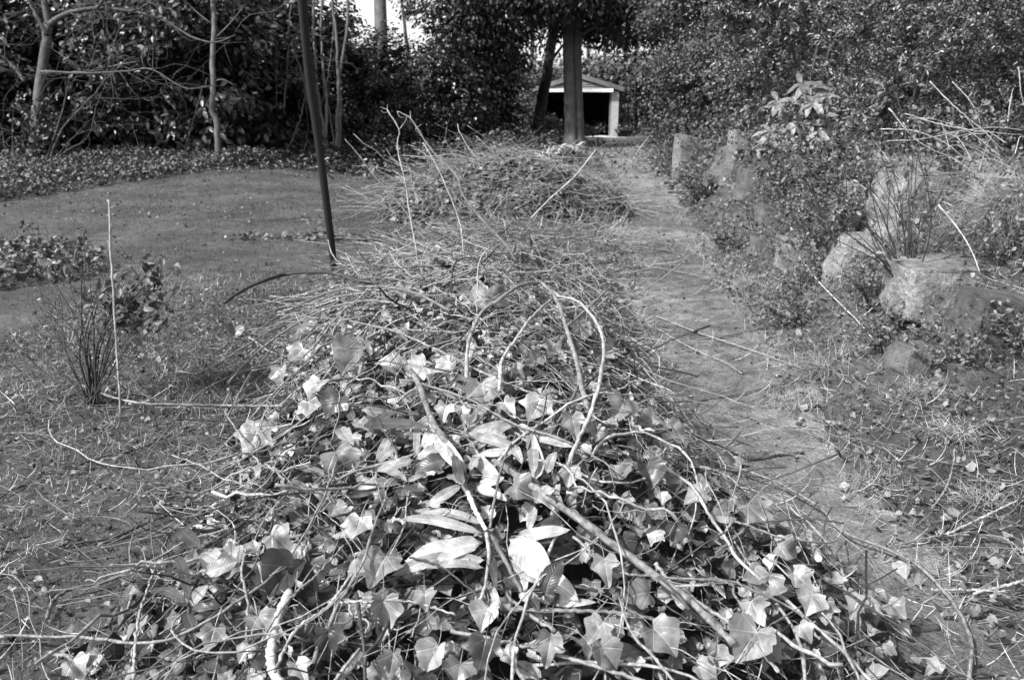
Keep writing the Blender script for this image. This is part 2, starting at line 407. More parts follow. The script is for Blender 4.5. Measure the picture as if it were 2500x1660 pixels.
# pale drive before the garage
g = Geo(); c0 = PD(1500, 342, 34); n = 40; ang = np.linspace(0, 2 * math.pi, n, endpoint=False)
rx = 1.25 + .15 * np.sin(3 * ang + 1); xs_, ys_ = c0[0] + rx * np.cos(ang), 33.6 + 5.0 * np.sin(ang) + .5 * np.sin(5 * ang)
V = [(c0[0], 33.6, terrain(c0[0], 33.6) + .012)] + [(x, y, terrain(x, y) + .012) for x, y in zip(xs_, ys_)]
g.add(V, [(0, 1 + k, 1 + (k + 1) % n) for k in range(n)]); tag(obj('gravel_drive', g, M['drive'], origin=(0, 0, 0)), kind='structure')

# ---------------------------------------------------------------- ground cover (uncountable)
def area(n, x0, x1, y0, y1, keep=None):
    p = np.stack([rng.uniform(x0, x1, n), rng.uniform(y0, y1, n)], 1)
    if keep is not None: p = p[keep(p[:, 0], p[:, 1])]
    return p
def on_ground(p, lift=0.0): return np.column_stack([p, terrain(p[:, 0], p[:, 1]) + lift])
def in_view(x, y, m=.12): return np.abs(x) < (y * cp + CAMH * sp) * (1250 / F) * (1 + m) + .3
def off_path(x, y, m=.45): return np.abs(x - path_c(y)) > m + .1 * wob(x * 3, y * 3, 1)
def band(x, y): return (x < -5.4) & (y > 12.5 + 2.3 * (x + 7.9) + .5 * wob(x, y, 1)) & (y > 12.2 + .3 * wob(x, y, 1.5)) & (y < 21)
# lawn
g = Geo()
p = area(150000, -14, 1.8, 5.5, 24, lambda x, y: in_view(x, y) & off_path(x, y, .5) & (~band(x, y)) & (x < path_c(y)) & (rng.random(len(x)) < np.clip(9 / y, .3, 1)))
scatter_multi(g, BLADES, on_ground(p), zrot(len(p), .25), rng.uniform(.018, .05, len(p)) * (1 + p[:, 1] * .03) * (1 + .35 * wob(p[:, 0], p[:, 1], 2)))
p = area(110000, -3.4, .2, 1.3, 6.5, lambda x, y: in_view(x, y) & (heap1(x, y) < .18))
scatter_multi(g, BLADES, on_ground(p), zrot(len(p), .5), rng.uniform(.012, .042, len(p)) * (1 + .5 * wob(p[:, 0], p[:, 1], 2.5)))
p = area(90000, -12, 2, 4.5, 20, lambda x, y: in_view(x, y) & off_path(x, y, .5) & (~band(x, y)) & (wob(x * 2, y * 2, 1.7) + .5 * rng.random(len(x)) > .45))
scatter_multi(g, BLADES, on_ground(p), zrot(len(p), .5), rng.uniform(.03, .075, len(p)))
p = area(60000, 1.0, 6, 1.4, 9, lambda x, y: in_view(x, y) & off_path(x, y) & (wob(x, y, 2) > -.1))
scatter_multi(g, BLADES, on_ground(p), zrot(len(p), .5), rng.uniform(.02, .06, len(p)))
tag(obj('grass', g, M['grass'], origin=(0, 0, 0)), 'short mossy grass covering the lawn and verges', 'grass', kind='stuff')
# straw: pale dry blades lying about
g = Geo()
def straw(n, x0, x1, y0, y1, keep, l0, l1, tilt=.12, w=1.0, head=None):
    p = area(n, x0, x1, y0, y1, keep); k = len(p)
    if head is None: a = rng.uniform(0, 6.283, k)
    else: a = rng.normal(head, .5, k)
    up = rng.normal(0, tilt, k)
    h = np.stack([np.cos(a), np.sin(a), up], 1); rot = frames(np.cross(h, nrm(rng.normal(0, .3, (k, 3)) + np.stack([-np.sin(a), np.cos(a), 0 * a], 1))), h)
    # blade template: z is the length axis -> map it to heading
    Rm = np.stack([rot[:, :, 0], rot[:, :, 2], rot[:, :, 1]], -1)
    L = rng.uniform(l0, l1, k) ; S = np.stack([L * w, L, L], 1)
    scatter_multi(g, BLADEW, on_ground(p, .012), Rm, S)
vw = lambda x, y: in_view(x, y)
straw(24000, -3.4, .3, 1.3, 7, lambda x, y: in_view(x, y) & (heap1(x, y) < .2) & (wob(x, y, 2) > -.5), .02, .09, .3, 1.2)
straw(500, -3.2, .3, 1.3, 5, lambda x, y: in_view(x, y) & (heap1(x, y) < .2), .08, .2, .2)
straw(21000, .6, 4.6, 1.4, 9, lambda x, y: in_view(x, y) & (wob(x, y, 1.6) > -.6) & off_path(x, y, .3), .03, .13, .2)
straw(3600, .3, 3.2, 1.4, 20, lambda x, y: in_view(x, y) & (~off_path(x, y, .5)), .04, .2, .03, .8, .1)
straw(5000, 1.9, 5.5, 3.4, 9, lambda x, y: in_view(x, y), .06, .2, .25)
straw(900, -.2, 1.3, 8.6, 11.0, vw, .15, .5, .06, .6, 0)
tag(obj('straw', g, M['straw'], origin=(0, 0, 0)), 'pale dry straw and grass bits strewn over the ground', 'straw', kind='stuff')
# pebbles and crumbs of soil
g = Geo(); oc = np.array([(1, 0, 0), (-1, 0, 0), (0, 1, 0), (0, -1, 0), (0, 0, .7), (0, 0, -.7)], float) ; of = np.array([(0, 2, 4), (2, 1, 4), (1, 3, 4), (3, 0, 4), (2, 0, 5), (1, 2, 5), (3, 1, 5), (0, 3, 5)])
p = area(16000, .2, 3.4, 1.3, 16, lambda x, y: in_view(x, y) & (~off_path(x, y, .6))); k = len(p)
scatter(g, (oc, of, oc[:, :2]), on_ground(p, .005), zrot(k, .4), rng.uniform(.3, 1, (k, 3)) * (rng.random((k, 1)) ** 3 * .014 + .002))
tag(obj('grit', g, M['path'], origin=(0, 0, 0), smooth=False), 'grit and small stones on the worn path', 'grit', kind='stuff')
# leaf litter
g = Geo()
def litter(g, n, x0, x1, y0, y1, keep, s0, s1, tilt=.6, lift=.02, tp=IVYS + [ROUND, LAUR, LAUR]):
    p = area(n, x0, x1, y0, y1, keep); k = len(p)
    scatter_multi(g, tp, on_ground(p, lift) + np.array([0, 0, 1]) * rng.uniform(-.01, .02, (k, 1)), zrot(k, tilt), rng.uniform(s0, s1, k))
litter(g, 6500, .9, 5, 1.3, 9, lambda x, y: in_view(x, y) & off_path(x, y, .36) & (wob(x, y, 2.2) > -.5), .012, .035)
litter(g, 9000, -3.4, .3, 1.3, 6.5, lambda x, y: in_view(x, y) & (heap1(x, y) < .2), .008, .024)
litter(g, 500, -8, 2, 6, 18, vw, .02, .05)
litter(g, 7000, -.2, 4.5, 1.4, 18, lambda x, y: in_view(x, y) & off_path(x, y, .3) & (~off_path(x, y, .75)), .01, .034, .6)
litter(g, 6000, .3, 3.5, 1.4, 20, lambda x, y: in_view(x, y) & (~off_path(x, y, .5)), .006, .026, .5, .008)
litter(g, 2500, -9, 2, 5, 18, lambda x, y: in_view(x, y) & (~band(x, y)), .012, .035, .5, .02)
litter(g, 5000, -8, 6, 16, 34, vw, .04, .09)
litter(g, 800, -3.2, 0, 8.8, 9.8, lambda x, y: np.abs(y - 9.2 - .1 * x) < .35, .03, .07)
tag(obj('leaf_litter', g, M['litter'], origin=(0, 0, 0)), 'small dead leaves and fragments scattered over soil and path', 'leaf litter', kind='stuff')
# ivy ground cover along the far lawn edge and at the left
g = Geo()
p = area(42000, -14, -2.6, 11.5, 21.5, lambda x, y: in_view(x, y) & band(x, y)); k = len(p)
scatter_multi(g, IVYS, on_ground(p) + np.array([0, 0, 1]) * (rng.uniform(0, .26, (k, 1)) * (1 + .5 * wob(p[:, :1], p[:, 1:], 2))), zrot(k, .7), rng.uniform(.035, .075, k))
tag(obj('ground_ivy', g, M['cover'], origin=(0, 0, 0)), 'low ivy carpeting the far left edge of the lawn', 'ground cover', kind='stuff')
g = Geo(); p = area(5000, -5.9, -3.2, 5.4, 8.4, lambda x, y: ((x + 4.85) / 1.0) ** 2 + ((y - 6.95) / .95) ** 2 + .5 * wob(x, y, 2.5) < 1); k = len(p)
scatter_multi(g, IVYS, on_ground(p) + np.array([0, 0, 1]) * rng.uniform(0, .22, (k, 1)), zrot(k, .7), rng.uniform(.03, .06, k))
tag(obj('ivy_patch', g, M['cover2'], origin=(0, 0, 0)), 'brighter patch of scrambling ivy on the near lawn at the left', 'ground cover', kind='stuff')
g = Geo(); p = area(42000, -6, 6, 17.0, 34, lambda x, y: in_view(x, y) & off_path(x, y, 1.15) & (~((np.abs(x - 2.35) < .9) & (y < 30.5) & (y > 22))) & (~((x > 2.0) & (x < 5.6) & (y > 30)))); k = len(p)
scatter_multi(g, [LAUR, SLIM], on_ground(p) + np.array([0, 0, 1]) * (rng.uniform(0, 1, (k, 1)) * np.clip((p[:, 1:] - 17) / 6, .1, .8) * (.7 + .6 * wob(p[:, :1], p[:, 1:], 1.5))), zrot(k, .9), rng.uniform(.08, .17, k))
tag(obj('undergrowth', g, M['hedge'], origin=(0, 0, 0)), 'dark leafy undergrowth at the foot of the hedge and thick trunk', 'ground cover', kind='stuff')
# low weeds on the right hand bank
g = Geo()
p = area(42000, 1.7, 11, 3, 22, lambda x, y: in_view(x, y) & (x > path_c(y) + .55) & (wob(x, y, 1.9) > -.75)); k = len(p)
scatter_multi(g, [ROUND, LAUR, SLIM] , on_ground(p) + np.array([0, 0, 1]) * (rng.uniform(0, .17, (k, 1)) * (1 + .8 * wob(p[:, :1], p[:, 1:], 3))), zrot(k, .7), rng.uniform(.015, .05, k) * np.clip(p[:, 1] / 6, 1, 2.6))
p = area(9000, 1.2, 3.2, 2, 7, lambda x, y: in_view(x, y) & (x > path_c(y) + .42) & (wob(x, y, 3) > 0)); k = len(p)
scatter_multi(g, [ROUND, LAUR], on_ground(p) + np.array([0, 0, 1]) * rng.uniform(0, .07, (k, 1)), zrot(k, .6), rng.uniform(.014, .034, k))
tag(obj('weeds', g, M['weed'], origin=(0, 0, 0)), 'low leafy weeds covering the bank beside the path', 'weeds', kind='stuff')
#TREES
# ---------------------------------------------------------------- crowns
def crown(g, ells, nclump, nleaf, size, tpl, cl=.35, shell=.55, droop=.5, zmin=.2, clustered=False, flat=.7, gap=.0, gs=3.2):
    vols = np.array([np.prod(e[1]) ** .8 for e in ells]); vols /= vols.sum()
    for (c, r), w in zip(ells, vols):
        n = int(nclump * w); d = rand_dirs(n); rad = shell + (1 - shell) * rng.random((n, 1)) ** .7
        rad = rad * (1 + .2 * np.sin(5 * d[:, :1] + 3 * d[:, 2:] + c[0]) * np.sin(6 * d[:, 1:2] + 4 * d[:, 2:] + c[1]))
        cc = np.array(c) + d * rad * np.array(r)
        if gap > 0:
            q_ = cc * gs; nz_ = np.sin(q_[:, 0] + 1.3 * np.sin(q_[:, 2])) + np.sin(q_[:, 1] * .9 + q_[:, 2] * .6) + np.sin(q_[:, 2] * 1.15 + 1.1 * np.sin(q_[:, 0] * .8))
            kp = nz_ > -1.2 + 1.6 * gap; cc = cc[kp]; d = d[kp]; n = len(cc)
        k = rng.integers(int(nleaf * .5), int(nleaf * 1.5) + 1, n)
        idx = np.repeat(np.arange(n), k); m = len(idx)
        if clustered:
            td = nrm(d[idx] + rng.normal(0, .25, (n, 3))[idx] + np.array([0, 0, .15])); L = rng.random((m, 1))
            side = rng.normal(0, 1, (m, 3)); pos = cc[idx] + td * (L - .5) * cl * 2 + side * cl * .28 * (1.1 - L)
            head = nrm(td + rng.normal(0, .55, (m, 3))); nor = rng.normal(0, 1, (m, 3)) + d[idx]
        else:
            pos = cc[idx] + rng.normal(0, cl, (m, 3)) * np.array([1, 1, flat])
            nor = d[idx] * .6 + np.array([0, 0, .8]) + rng.normal(0, .55, (m, 3))
            head = d[idx] * .8 + rng.normal(0, .8, (m, 3)) - np.array([0, 0, droop])
        ok = pos[:, 2] > zmin; s = size * rng.uniform(.6, 1.25, m)
        scatter(g, tpl, pos[ok], frames(nor, head)[ok], s[ok])
def twigs(g, n, a, spread, L, r, up=.3, M_=10, dirn=None):
    a = np.asarray(a, float); idx = rng.integers(0, len(a), n); st = a[idx] + rng.normal(0, .03, (n, 3))
    d = nrm(rng.normal(0, 1, (n, 3)) * spread + np.array([0, 0, up]) + (0 if dirn is None else np.asarray(dirn)))
    ll = L * rng.uniform(.4, 1.2, (n, 1, 1)); t = np.linspace(0, 1, M_)[None, :, None]
    cv = rng.normal(0, .22, (n, 1, 3)); cv2 = rng.normal(0, .06, (n, 1, 3))
    P = st[:, None] + ll * (d[:, None] * t + cv * t * t + cv2 * np.sin(t * 9))
    rr = r * rng.uniform(.5, 1.2, (n, 1)) * (1 - .8 * np.linspace(0, 1, M_)[None])
    tubes(g, P, rr, 4); return P
def limb(g, pts, r0, r1, n=24, S=8, jit=0.0):
    P = smooth_path(pts, n)
    if jit: P = P + rng.normal(0, jit, P.shape)
    tubes(g, P, np.linspace(r0, r1, n) , S); return P

# evergreen hedge bushes, prototypes copied
def make_bush(name, label, cat, group, h, rad, mats, seed_loc=(0, 0, 0), nclump=420, nleaf=22, size=.11, tpl=LAUR, cl=.17, **kw):
    t = thing(name, seed_loc, label, cat, group)
    g = Geo(); x, y, z = seed_loc
    ells = [((x, y, z + h * .5), (rad, rad * .9, h * .52)), ((x + rad * .35, y - .3, z + h * .3), (rad * .8, rad * .8, h * .33)), ((x - rad * .3, y - .2, z + h * .68), (rad * .75, rad * .7, h * .33))]
    crown(g, ells, int(nclump * 1.35), nleaf, size, tpl, cl, gap=.4, gs=2.4, **kw); obj('crown', g, mats[0], t)
    g = Geo()
    for k in range(4):
        a = rng.uniform(0, 6.28); limb(g, [(x, y, z), (x + .25 * math.cos(a), y + .25 * math.sin(a), z + h * .35), (x + .6 * rad * math.cos(a), y + .6 * rad * math.sin(a), z + h * .8)], .05, .015, 10, 6)
    obj('trunk', g, mats[1], t); return t
HG = 'evergreen bushes in the dark hedge behind the lawn'
protos = [make_bush('laurel_bush', '', 'bush', HG, 4.6, 1.7, (M['hedge'], M['barkd']), (-12.5, 20.3, 0), 620, 24, .17),
          make_bush('laurel_bush', '', 'bush', HG, 4.4, 1.7, (M['hedge2'], M['barkd']), (-9.9, 20.6, 0), 640, 24, .14, ROUND)]
def glabel(o, l): o['label'] = l
hedge_spots = [(-12.6, 20.3, 1.1, 0), (-10.0, 20.9, 1.05, 1), (-7.6, 20.0, 1.1, 0), (-5.6, 22.4, 1.0, 1), (-3.7, 23.8, .75, 0), (-2.0, 26.5, .84, 1), (-1.6, 31, 1.0, 0),
               (-13.5, 23.5, 1.3, 1), (-11.0, 24, 1.3, 0), (-8.3, 23.5, 1.35, 1), (-6.6, 25.5, 1.2, 0), (-4.6, 28.5, .78, 1), (-15.3, 21.5, 1.2, 0), (-.6, 34, 1.0, 0), (-3.2, 31.5, .8, 1)]
hlab = ['dark laurel bush at the far left edge behind the forked tree', 'dark evergreen bush between the forked tree and the slim grey trunk', 'broad laurel bush directly left of the slim grey trunk',
        'dense bush with glossy leaves just right of the slim grey trunk', 'lower laurel bush behind the multi-stemmed shrub', 'dark bush under the gap of white sky', 'tall dark bush left of the black leaning trunk']
for i, (x, y, s, k) in enumerate(hedge_spots):
    o = protos[k] if i == k else copy_tree(protos[k])
    o.location = (x, y, float(terrain(x, y)) - .1); o.scale = (s, s, s); o.rotation_euler = (0, 0, i * 1.3)
    o['label'] = hlab[i] if i < len(hlab) else 'dark evergreen bush in the second row, glimpsed behind the front hedge'

# forked bare tree, left
D0 = 19.0
def px_path(pts, depth): return [PD(x, y, depth) for x, y in pts]
base = ground_hit(69, 418); t = thing('bare_tree', base, 'forked bare tree with long limb reaching right at the left edge', 'tree'); dep = (base - CAM) @ FW
g = Geo(); P = limb(g, px_path([(60, 424), (68, 400), (84, 344), (92, 260), (100, 191), (112, 110), (119, 57)], dep), .12, .085, 30, 10, .006); P0 = np.repeat(P[4:16], 40, 0); obj('trunk', g, M['bark'], t)
L = [([(119, 60), (107, 0), (100, -120)], .07, .045), ([(114, 85), (85, 30), (65, -20), (50, -120)], .05, .03),
     ([(119, 62), (150, 40), (190, 28), (235, 22), (320, 28), (400, 50), (470, 92), (530, 104), (575, 85)], .06, .01),
     ([(235, 22), (255, -5), (290, -60)], .035, .02), ([(320, 28), (355, 15), (400, -30)], .025, .015), ([(100, 175), (190, 178), (260, 165), (340, 150)], .03, .01),
     ([(112, 175), (200, 180), (300, 176), (370, 170), (450, 215), (520, 210)], .025, .008), ([(60, 200), (20, 150), (-20, 120)], .03, .01)]
Ps = []
for i, (pp, a, b) in enumerate(L):
    g = Geo(); P = limb(g, px_path(pp, dep - .4 - .1 * i), a, b, 24, 6, .004); Ps.append(P)
    twigs(g, 20, P[5:], 1, 1.6, .009, .1); obj('branch', g, M['twig'], t)
g = Geo(); pts_ = P0 + rng.normal(0, .22, P0.shape); scatter_multi(g, IVYS, pts_, frames(rng.normal(0, .6, P0.shape) + [0, -1, .3], rng.normal(0, 1, P0.shape) - [0, 0, 1]), rng.uniform(.06, .1, len(P0))); obj('ivy', g, M['hedge'], t)
# twiggy shrub beside it
base = ground_hit(112, 412); t = thing('twiggy_shrub', base, 'bare twiggy shrub with slanting stems right of the forked tree', 'shrub'); dep = (base - CAM) @ FW - .5
for pp, a in (([(112, 415), (150, 320), (200, 262), (250, 205), (275, 120), (310, 0)], .03), ([(115, 412), (165, 350), (205, 322), (300, 305), (370, 305)], .02), ([(105, 415), (140, 310), (158, 250), (170, 180)], .03),
              ([(118, 412), (160, 370), (215, 335), (235, 260), (260, 200)], .022), ([(20, 410), (10, 350), (0, 300)], .02), ([(38, 405), (30, 340), (34, 260)], .018), ([(245, 240), (320, 242), (400, 235)], .012),
              ([(270, 110), (340, 180), (420, 212), (495, 213)], .012), ([(185, 0), (250, 45), (330, 40), (480, 20)], .012)):
    g = Geo(); P = limb(g, px_path(pp, dep), a * .7, a * .2, 20, 6, .004); twigs(g, 7, P, 1, 1.1, .008, .3); obj('stem', g, M['twig'], t)
# slim grey trunk
base = ground_hit(532, 398); t = thing('slim_tree', base, 'slim pale trunk with a kink near its base before the dark hedge', 'tree'); dep = 17.2
g = Geo(); limb(g, px_path([(534, 400), (531, 335), (529, 300), (518, 268), (521, 210), (518, 153), (522, 77), (520, 0), (519, -150)], dep), .068, .05, 40, 10, .006); obj('trunk', g, M['barkp'], t)
for pp in ([(519, 100), (560, 60), (600, 10)], [(521, 200), (545, 195), (575, 210)], [(518, 60), (480, 30), (440, -10)]):
    g = Geo(); limb(g, px_path(pp, dep), .02, .006, 10, 5); obj('branch', g, M['barkp'], t)
# multi-stemmed shrub
base = ground_hit(815, 375); t = thing('multi_stemmed_tree', base, 'clump of tall slender grey stems rising from one base behind the pole', 'tree'); dep = 19.8
for pp, a in (([(800, 375), (788, 306), (773, 191), (765, 77), (769, -80)], .05), ([(795, 340), (796, 245), (788, 160), (784, 57), (792, -80)], .04), ([(827, 375), (831, 268), (827, 191), (842, 115), (853, -60)], .055),
              ([(822, 372), (826, 230), (820, 77), (800, -60)], .045), ([(765, 285), (746, 215), (742, 115), (735, 60), (725, -60)], .035), ([(797, 360), (770, 320), (750, 230), (712, 100)], .025), ([(700, 370), (730, 300), (745, 230), (752, 170)], .018),
              ([(677, 260), (674, 190), (672, 90), (668, 0)], .014), ([(694, 270), (700, 180), (704, 100), (712, -20)], .016), ([(816, 370), (806, 280), (796, 220), (810, 120), (815, -20)], .018), ([(740, 380), (750, 340), (745, 320)], .015)):
    g = Geo(); P = limb(g, px_path(pp, dep + rng.normal(0, .15)), a * 1.15, a * .6, 26, 7, .01); twigs(g, 4, P[8:], 1, 1.2, .01, .5); obj('stem', g, M['barkp'], t)
# big pale trunk behind, against the sky
b0 = PD(930, 250, 31); b0[2] = terrain(b0[0], b0[1]); t = thing('distant_tree', b0, 'thick pale trunk standing against white sky behind the hedge', 'tree')
g = Geo(); limb(g, [b0, PD(931, 100, 31), PD(928, 0, 31), PD(926, -250, 31)], .27, .22, 16, 12); obj('trunk', g, M['barkp'], t)
g = Geo(); limb(g, [PD(928, -60, 31), PD(980, -150, 30.5), PD(1060, -260, 30)], .1, .04, 10, 7); obj('branch', g, M['barkp'], t); g = Geo(); limb(g, [PD(928, -30, 31), PD(880, -120, 31), PD(820, -220, 31)], .09, .04, 10, 7); obj('branch', g, M['barkp'], t)
# central tree with hanging evergreen canopy
b0 = ground_hit(1402, 360); dep = (b0 - CAM) @ FW
print('central depth', dep)
t = thing('central_tree', b0, 'thick grooved trunk before the garage under a hanging dark canopy', 'tree')
g = Geo(); n = 60; S = 40
Pc = smooth_path(px_path([(1403, 366), (1402, 345), (1401, 300), (1399, 240), (1397, 170), (1396, 100), (1400, 0), (1402, -200)], dep), n)
rad = np.interp(np.linspace(0, 1, n), [0, .08, .2, .45, 1], [.72, .46, .345, .325, .33])
a = np.arange(S) * 2 * math.pi / S; th = a[None] + 0 * rad[:, None]; gr = np.interp(np.arange(n), [0, n * .15, n * .5, n], [.15, .35, .5, .5])
ga = 1.5 * math.pi + .28 + .12 * np.sin(np.linspace(0, 3, n))
dth = (th - ga[:, None] + math.pi) % (2 * math.pi) - math.pi
rr = rad[:, None] * (1 - gr[:, None] * np.exp(-(dth / .20) ** 2) + .05 * np.sin(3 * th + np.linspace(0, 2, n)[:, None]) + .10 * np.exp(-np.arange(n) / 4.0)[:, None] * np.sin(6 * th))
V = Pc[:, None] + np.stack([rr * np.cos(th), rr * np.sin(th), 0 * rr], -1)
i = np.arange(n - 1)[:, None] * S; j = np.arange(S)[None]; j2 = (j + 1) % S
f = np.concatenate([np.stack([i + j, i + j2, i + S + j2], -1).reshape(-1, 3), np.stack([i + j, i + S + j2, i + S + j], -1).reshape(-1, 3)])
g.add(V, f); obj('trunk', g, M['bark'], t)
c = Pc[45]
g = Geo()
for k in range(16):
    aa = rng.uniform(0, 6.28); st = PD(1400, rng.uniform(-40, 110), dep); e = st + np.array([math.cos(aa) * 3.4, math.sin(aa) * 2.2, rng.uniform(.1, 1)])
    P = limb(g, [st, (st + e) / 2 + [0, 0, .7], e, e + np.array([math.cos(aa), math.sin(aa), -.9])], .07, .012, 18, 6, .02)
    twigs(g, 9, P[6:], .7, 1.5, .012, -.7)
obj('branch', g, M['twig'], t)
cz = float(c[2])
CN = PD(1380, 0, dep)
g = Geo(); ex, ey = CN[0], CN[1]
crown(g, [((ex - .3, ey + .6, 6.6), (3.6, 3.0, 2.9)), ((ex - 3.0, ey - 1.5, 5.2), (2.6, 2.2, 2.4)), ((ex + 2.6, ey - 1.0, 5.2), (2.3, 2.2, 1.9)), ((ex - 3.2, ey - 1, 3.6), (1.4, 1.6, 1.7)), ((ex - .8, ey - 2.4, 5.4), (2.2, 1.6, 1.6)), ((ex + .8, ey + 3, 4.6), (4.4, 1.6, 1.2)), ((ex + 2.2, ey + 1.5, 4.4), (2.4, 1.4, 1.1))],
      2700, 22, .17, LAUR, .22, .3, .9, 2.2)
obj('crown', g, M['hedge2'], t)
# black leaning trunk
b0 = ground_hit(1318, 345); b0 = PD(1310, 330, 33.0); b0[2] = terrain(b0[0], b0[1])
t = thing('leaning_tree', b0, 'black leaning trunk left of the garage opening', 'tree')
g = Geo(); limb(g, [b0, PD(1316, 290, 33), PD(1326, 230, 33), PD(1334, 190, 33), PD(1340, 150, 33), PD(1352, 60, 33), PD(1345, -80, 33)], .26, .18, 30, 10, .012); obj('trunk', g, M['barkd'], t)
g = Geo(); limb(g, [PD(1338, 160, 33), PD(1375, 110, 32.5), PD(1420, 60, 32)], .07, .03, 10, 6); obj('branch', g, M['barkd'], t)
# bare woodland beyond: slender trunks against the sky
WG = 'slender bare trees of the wood beyond the garden'
g = None
def far_tree(px, depth, r, loc_only=False):
    b0 = PD(px, 300, depth); b0[2] = terrain(b0[0], b0[1]) - .1
    t = thing('woodland_tree', b0, 'slender bare grey tree in the bright wood beyond the hedges', 'tree', WG)
    g = Geo(); P = limb(g, [b0, b0 + [.1, 0, 3], b0 + [rng.normal(0, .2), 0, 6], b0 + [rng.normal(0, .5), 0, 13]], r, r * .5, 18, 8, .02); obj('trunk', g, M['barkp'], t)
    g = Geo(); twigs(g, 60, P[3:], 1, 2.4, .02, .7); obj('branch', g, M['twig'], t); return t
ft = [far_tree(1470, 52, .16), far_tree(1525, 46, .24), far_tree(1290, 55, .2)]
for i, (px, d_) in enumerate([(1545, 58), (1250, 62), (1435, 63), (1000, 55), (1690, 46), (1735, 52), (1780, 48), (1820, 55), (1870, 50), (1930, 47), (2000, 52), (700, 56), (560, 60), (50, 50)]):
    o = copy_tree(ft[i % 3]); b = PD(px, 300, d_); o.location = (b[0], b[1], float(terrain(b[0], b[1])) - .1); o.rotation_euler = (0, 0, i * 2.1)
# low undergrowth hedge far behind
FG = 'distant scrub beyond the garden'
far_protos = None
fp = make_bush('scrub_bush', 'grey scrub bush far beyond the garage and hedges', 'bush', FG, 3.0, 3.2, (M['shrubl'], M['twig']), (-6, 48, 0), 500, 24, .2, LAUR, .3)
for i, (x, y, s) in enumerate([(-6, 48, .85), (1.5, 50, 1.05), (6.2, 47, 1.45), (3.2, 47.5, 1.35), (11, 48, 1.1), (-15, 45, 1.4), (-22, 42, 1.6), (17, 44, 1.2), (24, 40, 1.4), (9.5, 46, .8)]):
    o = fp if i == 0 else copy_tree(fp); o.location = (x, y, -.2); o.scale = (s, s, s); o.rotation_euler = (0, 0, i * 1.1)

# ---------------------------------------------------------------- garage
gl = PD(1325, 336, 38.0); gr_ = PD(1504, 331, 39.0)
gx0, gx1, gy = gl[0] - .35, PD(1500, 330, 38.5)[0], 38.5
gz = float(terrain(gx1, gy)); gz = 1.5 - 0.0
PXM = 38.5 * cp / F
def zz(py): return PD(1400, py, (38.5 * cp + 0 * sp) )[2]
base_z = float(terrain(4, 38.5)) - .02
zl = PD(1480, 226, 37.6)[2]; ze = PD(1500, 218, 37.6)[2]; zr = PD(1405, 186, 37.6)[2]
gar = thing('garage', (gx0 + 1.7, gy, base_z), 'open fronted garage with white lintel and boarded gable at the path end', 'garage')
xm = PD(1408, 200, 37.6)[0]; half = gx1 - xm; gx0 = xm - half
g = Geo(); box(g, (gx1 - .34, gy, base_z), (gx1, gy + .35, zl + .02)); obj('brick_pillar', g, M['brick'], gar, smooth=False)
g = Geo(); box(g, (gx0, gy, base_z), (gx0 + .34, gy + .35, zl + .02)); obj('brick_pillar', g, M['brick'], gar, smooth=False)
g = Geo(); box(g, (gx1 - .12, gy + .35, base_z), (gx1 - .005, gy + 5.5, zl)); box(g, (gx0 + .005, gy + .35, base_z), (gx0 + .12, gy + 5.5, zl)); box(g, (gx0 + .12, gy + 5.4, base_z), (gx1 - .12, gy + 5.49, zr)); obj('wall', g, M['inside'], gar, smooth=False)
g = Geo(); box(g, (gx0 + .3, gy - .2, zl), (gx1 - .30, gy + .06, zl + .15)); obj('lintel', g, M['paint'], gar, smooth=False)
g = Geo(); box(g, (gx1 - .42, gy + .02, base_z), (gx1 - .345, gy + .1, zl - .002)); obj('door_jamb', g, M['plank'], gar, smooth=False)
g = Geo(); nb = 6; hb = (zr - zl - .17) / nb
for k in range(nb):
    z0 = zl + .17 + k * hb; f0 = (z0 - zl - .17) / (zr - zl - .17); f1 = (z0 + hb - zl - .17) / (zr - zl - .17)
    a0 = half * (1 - f0); a1 = half * (1 - f1); yb = gy - .02
    v = [(xm - a0, yb - .05, z0), (xm + a0, yb - .05, z0), (xm + a1, yb, z0 + hb - .008), (xm - a1, yb, z0 + hb - .008), (xm - a0, yb, z0), (xm + a0, yb, z0)]
    g.add(v, [(0, 1, 2), (0, 2, 3), (0, 4, 5), (0, 5, 1)])
obj('gable', g, M['plank'], gar, smooth=False)
for s in (-1, 1):
    g = Geo(); ex_ = xm + s * (half + .22); zlow = ze - .02
    v = []
    for (xx, z0) in ((xm, zr + .02), (ex_, zlow)):
        for yy_ in (gy - .08, gy + 5.6):
            for dz in (0, .09): v.append((xx, yy_, z0 + dz))
    q = [(0, 1, 3, 2), (4, 6, 7, 5), (0, 4, 5, 1), (2, 3, 7, 6), (1, 5, 7, 3), (0, 2, 6, 4)]
    ff = []; 
    for a_, b_, c_, d_ in q: ff += [(a_, b_, c_), (a_, c_, d_)]
    g.add(v, ff); obj('roof', g, M['roofm'], gar, smooth=False)
    g = Geo(); v = []
    for (xx, z0) in ((xm, zr + .0), (ex_, zlow)):
        for yy_ in (gy - .125, gy - .085):
            for dz in (-.12, .08): v.append((xx, yy_, z0 + dz))
    g.add(v, ff); obj('bargeboard', g, M['plank'], gar, smooth=False)
# trellis right of it
tx0, tx1 = PD(1502, 300, 39)[0] + .02, PD(1535, 300, 39)[0]; g = Geo()
for k in range(5): xk = tx0 + (tx1 - tx0) * k / 4; box(g, (xk, 38.9, base_z), (xk + .03, 38.92, 2.7))
for k in range(12): zk = base_z + .15 + k * .22; box(g, (tx0, 38.87, zk), (tx1 + .03, 38.895, zk + .03))
tr = obj('trellis', g, M['twig'], smooth=False); tag(tr, 'square wooden trellis just right of the garage pillar', 'trellis')
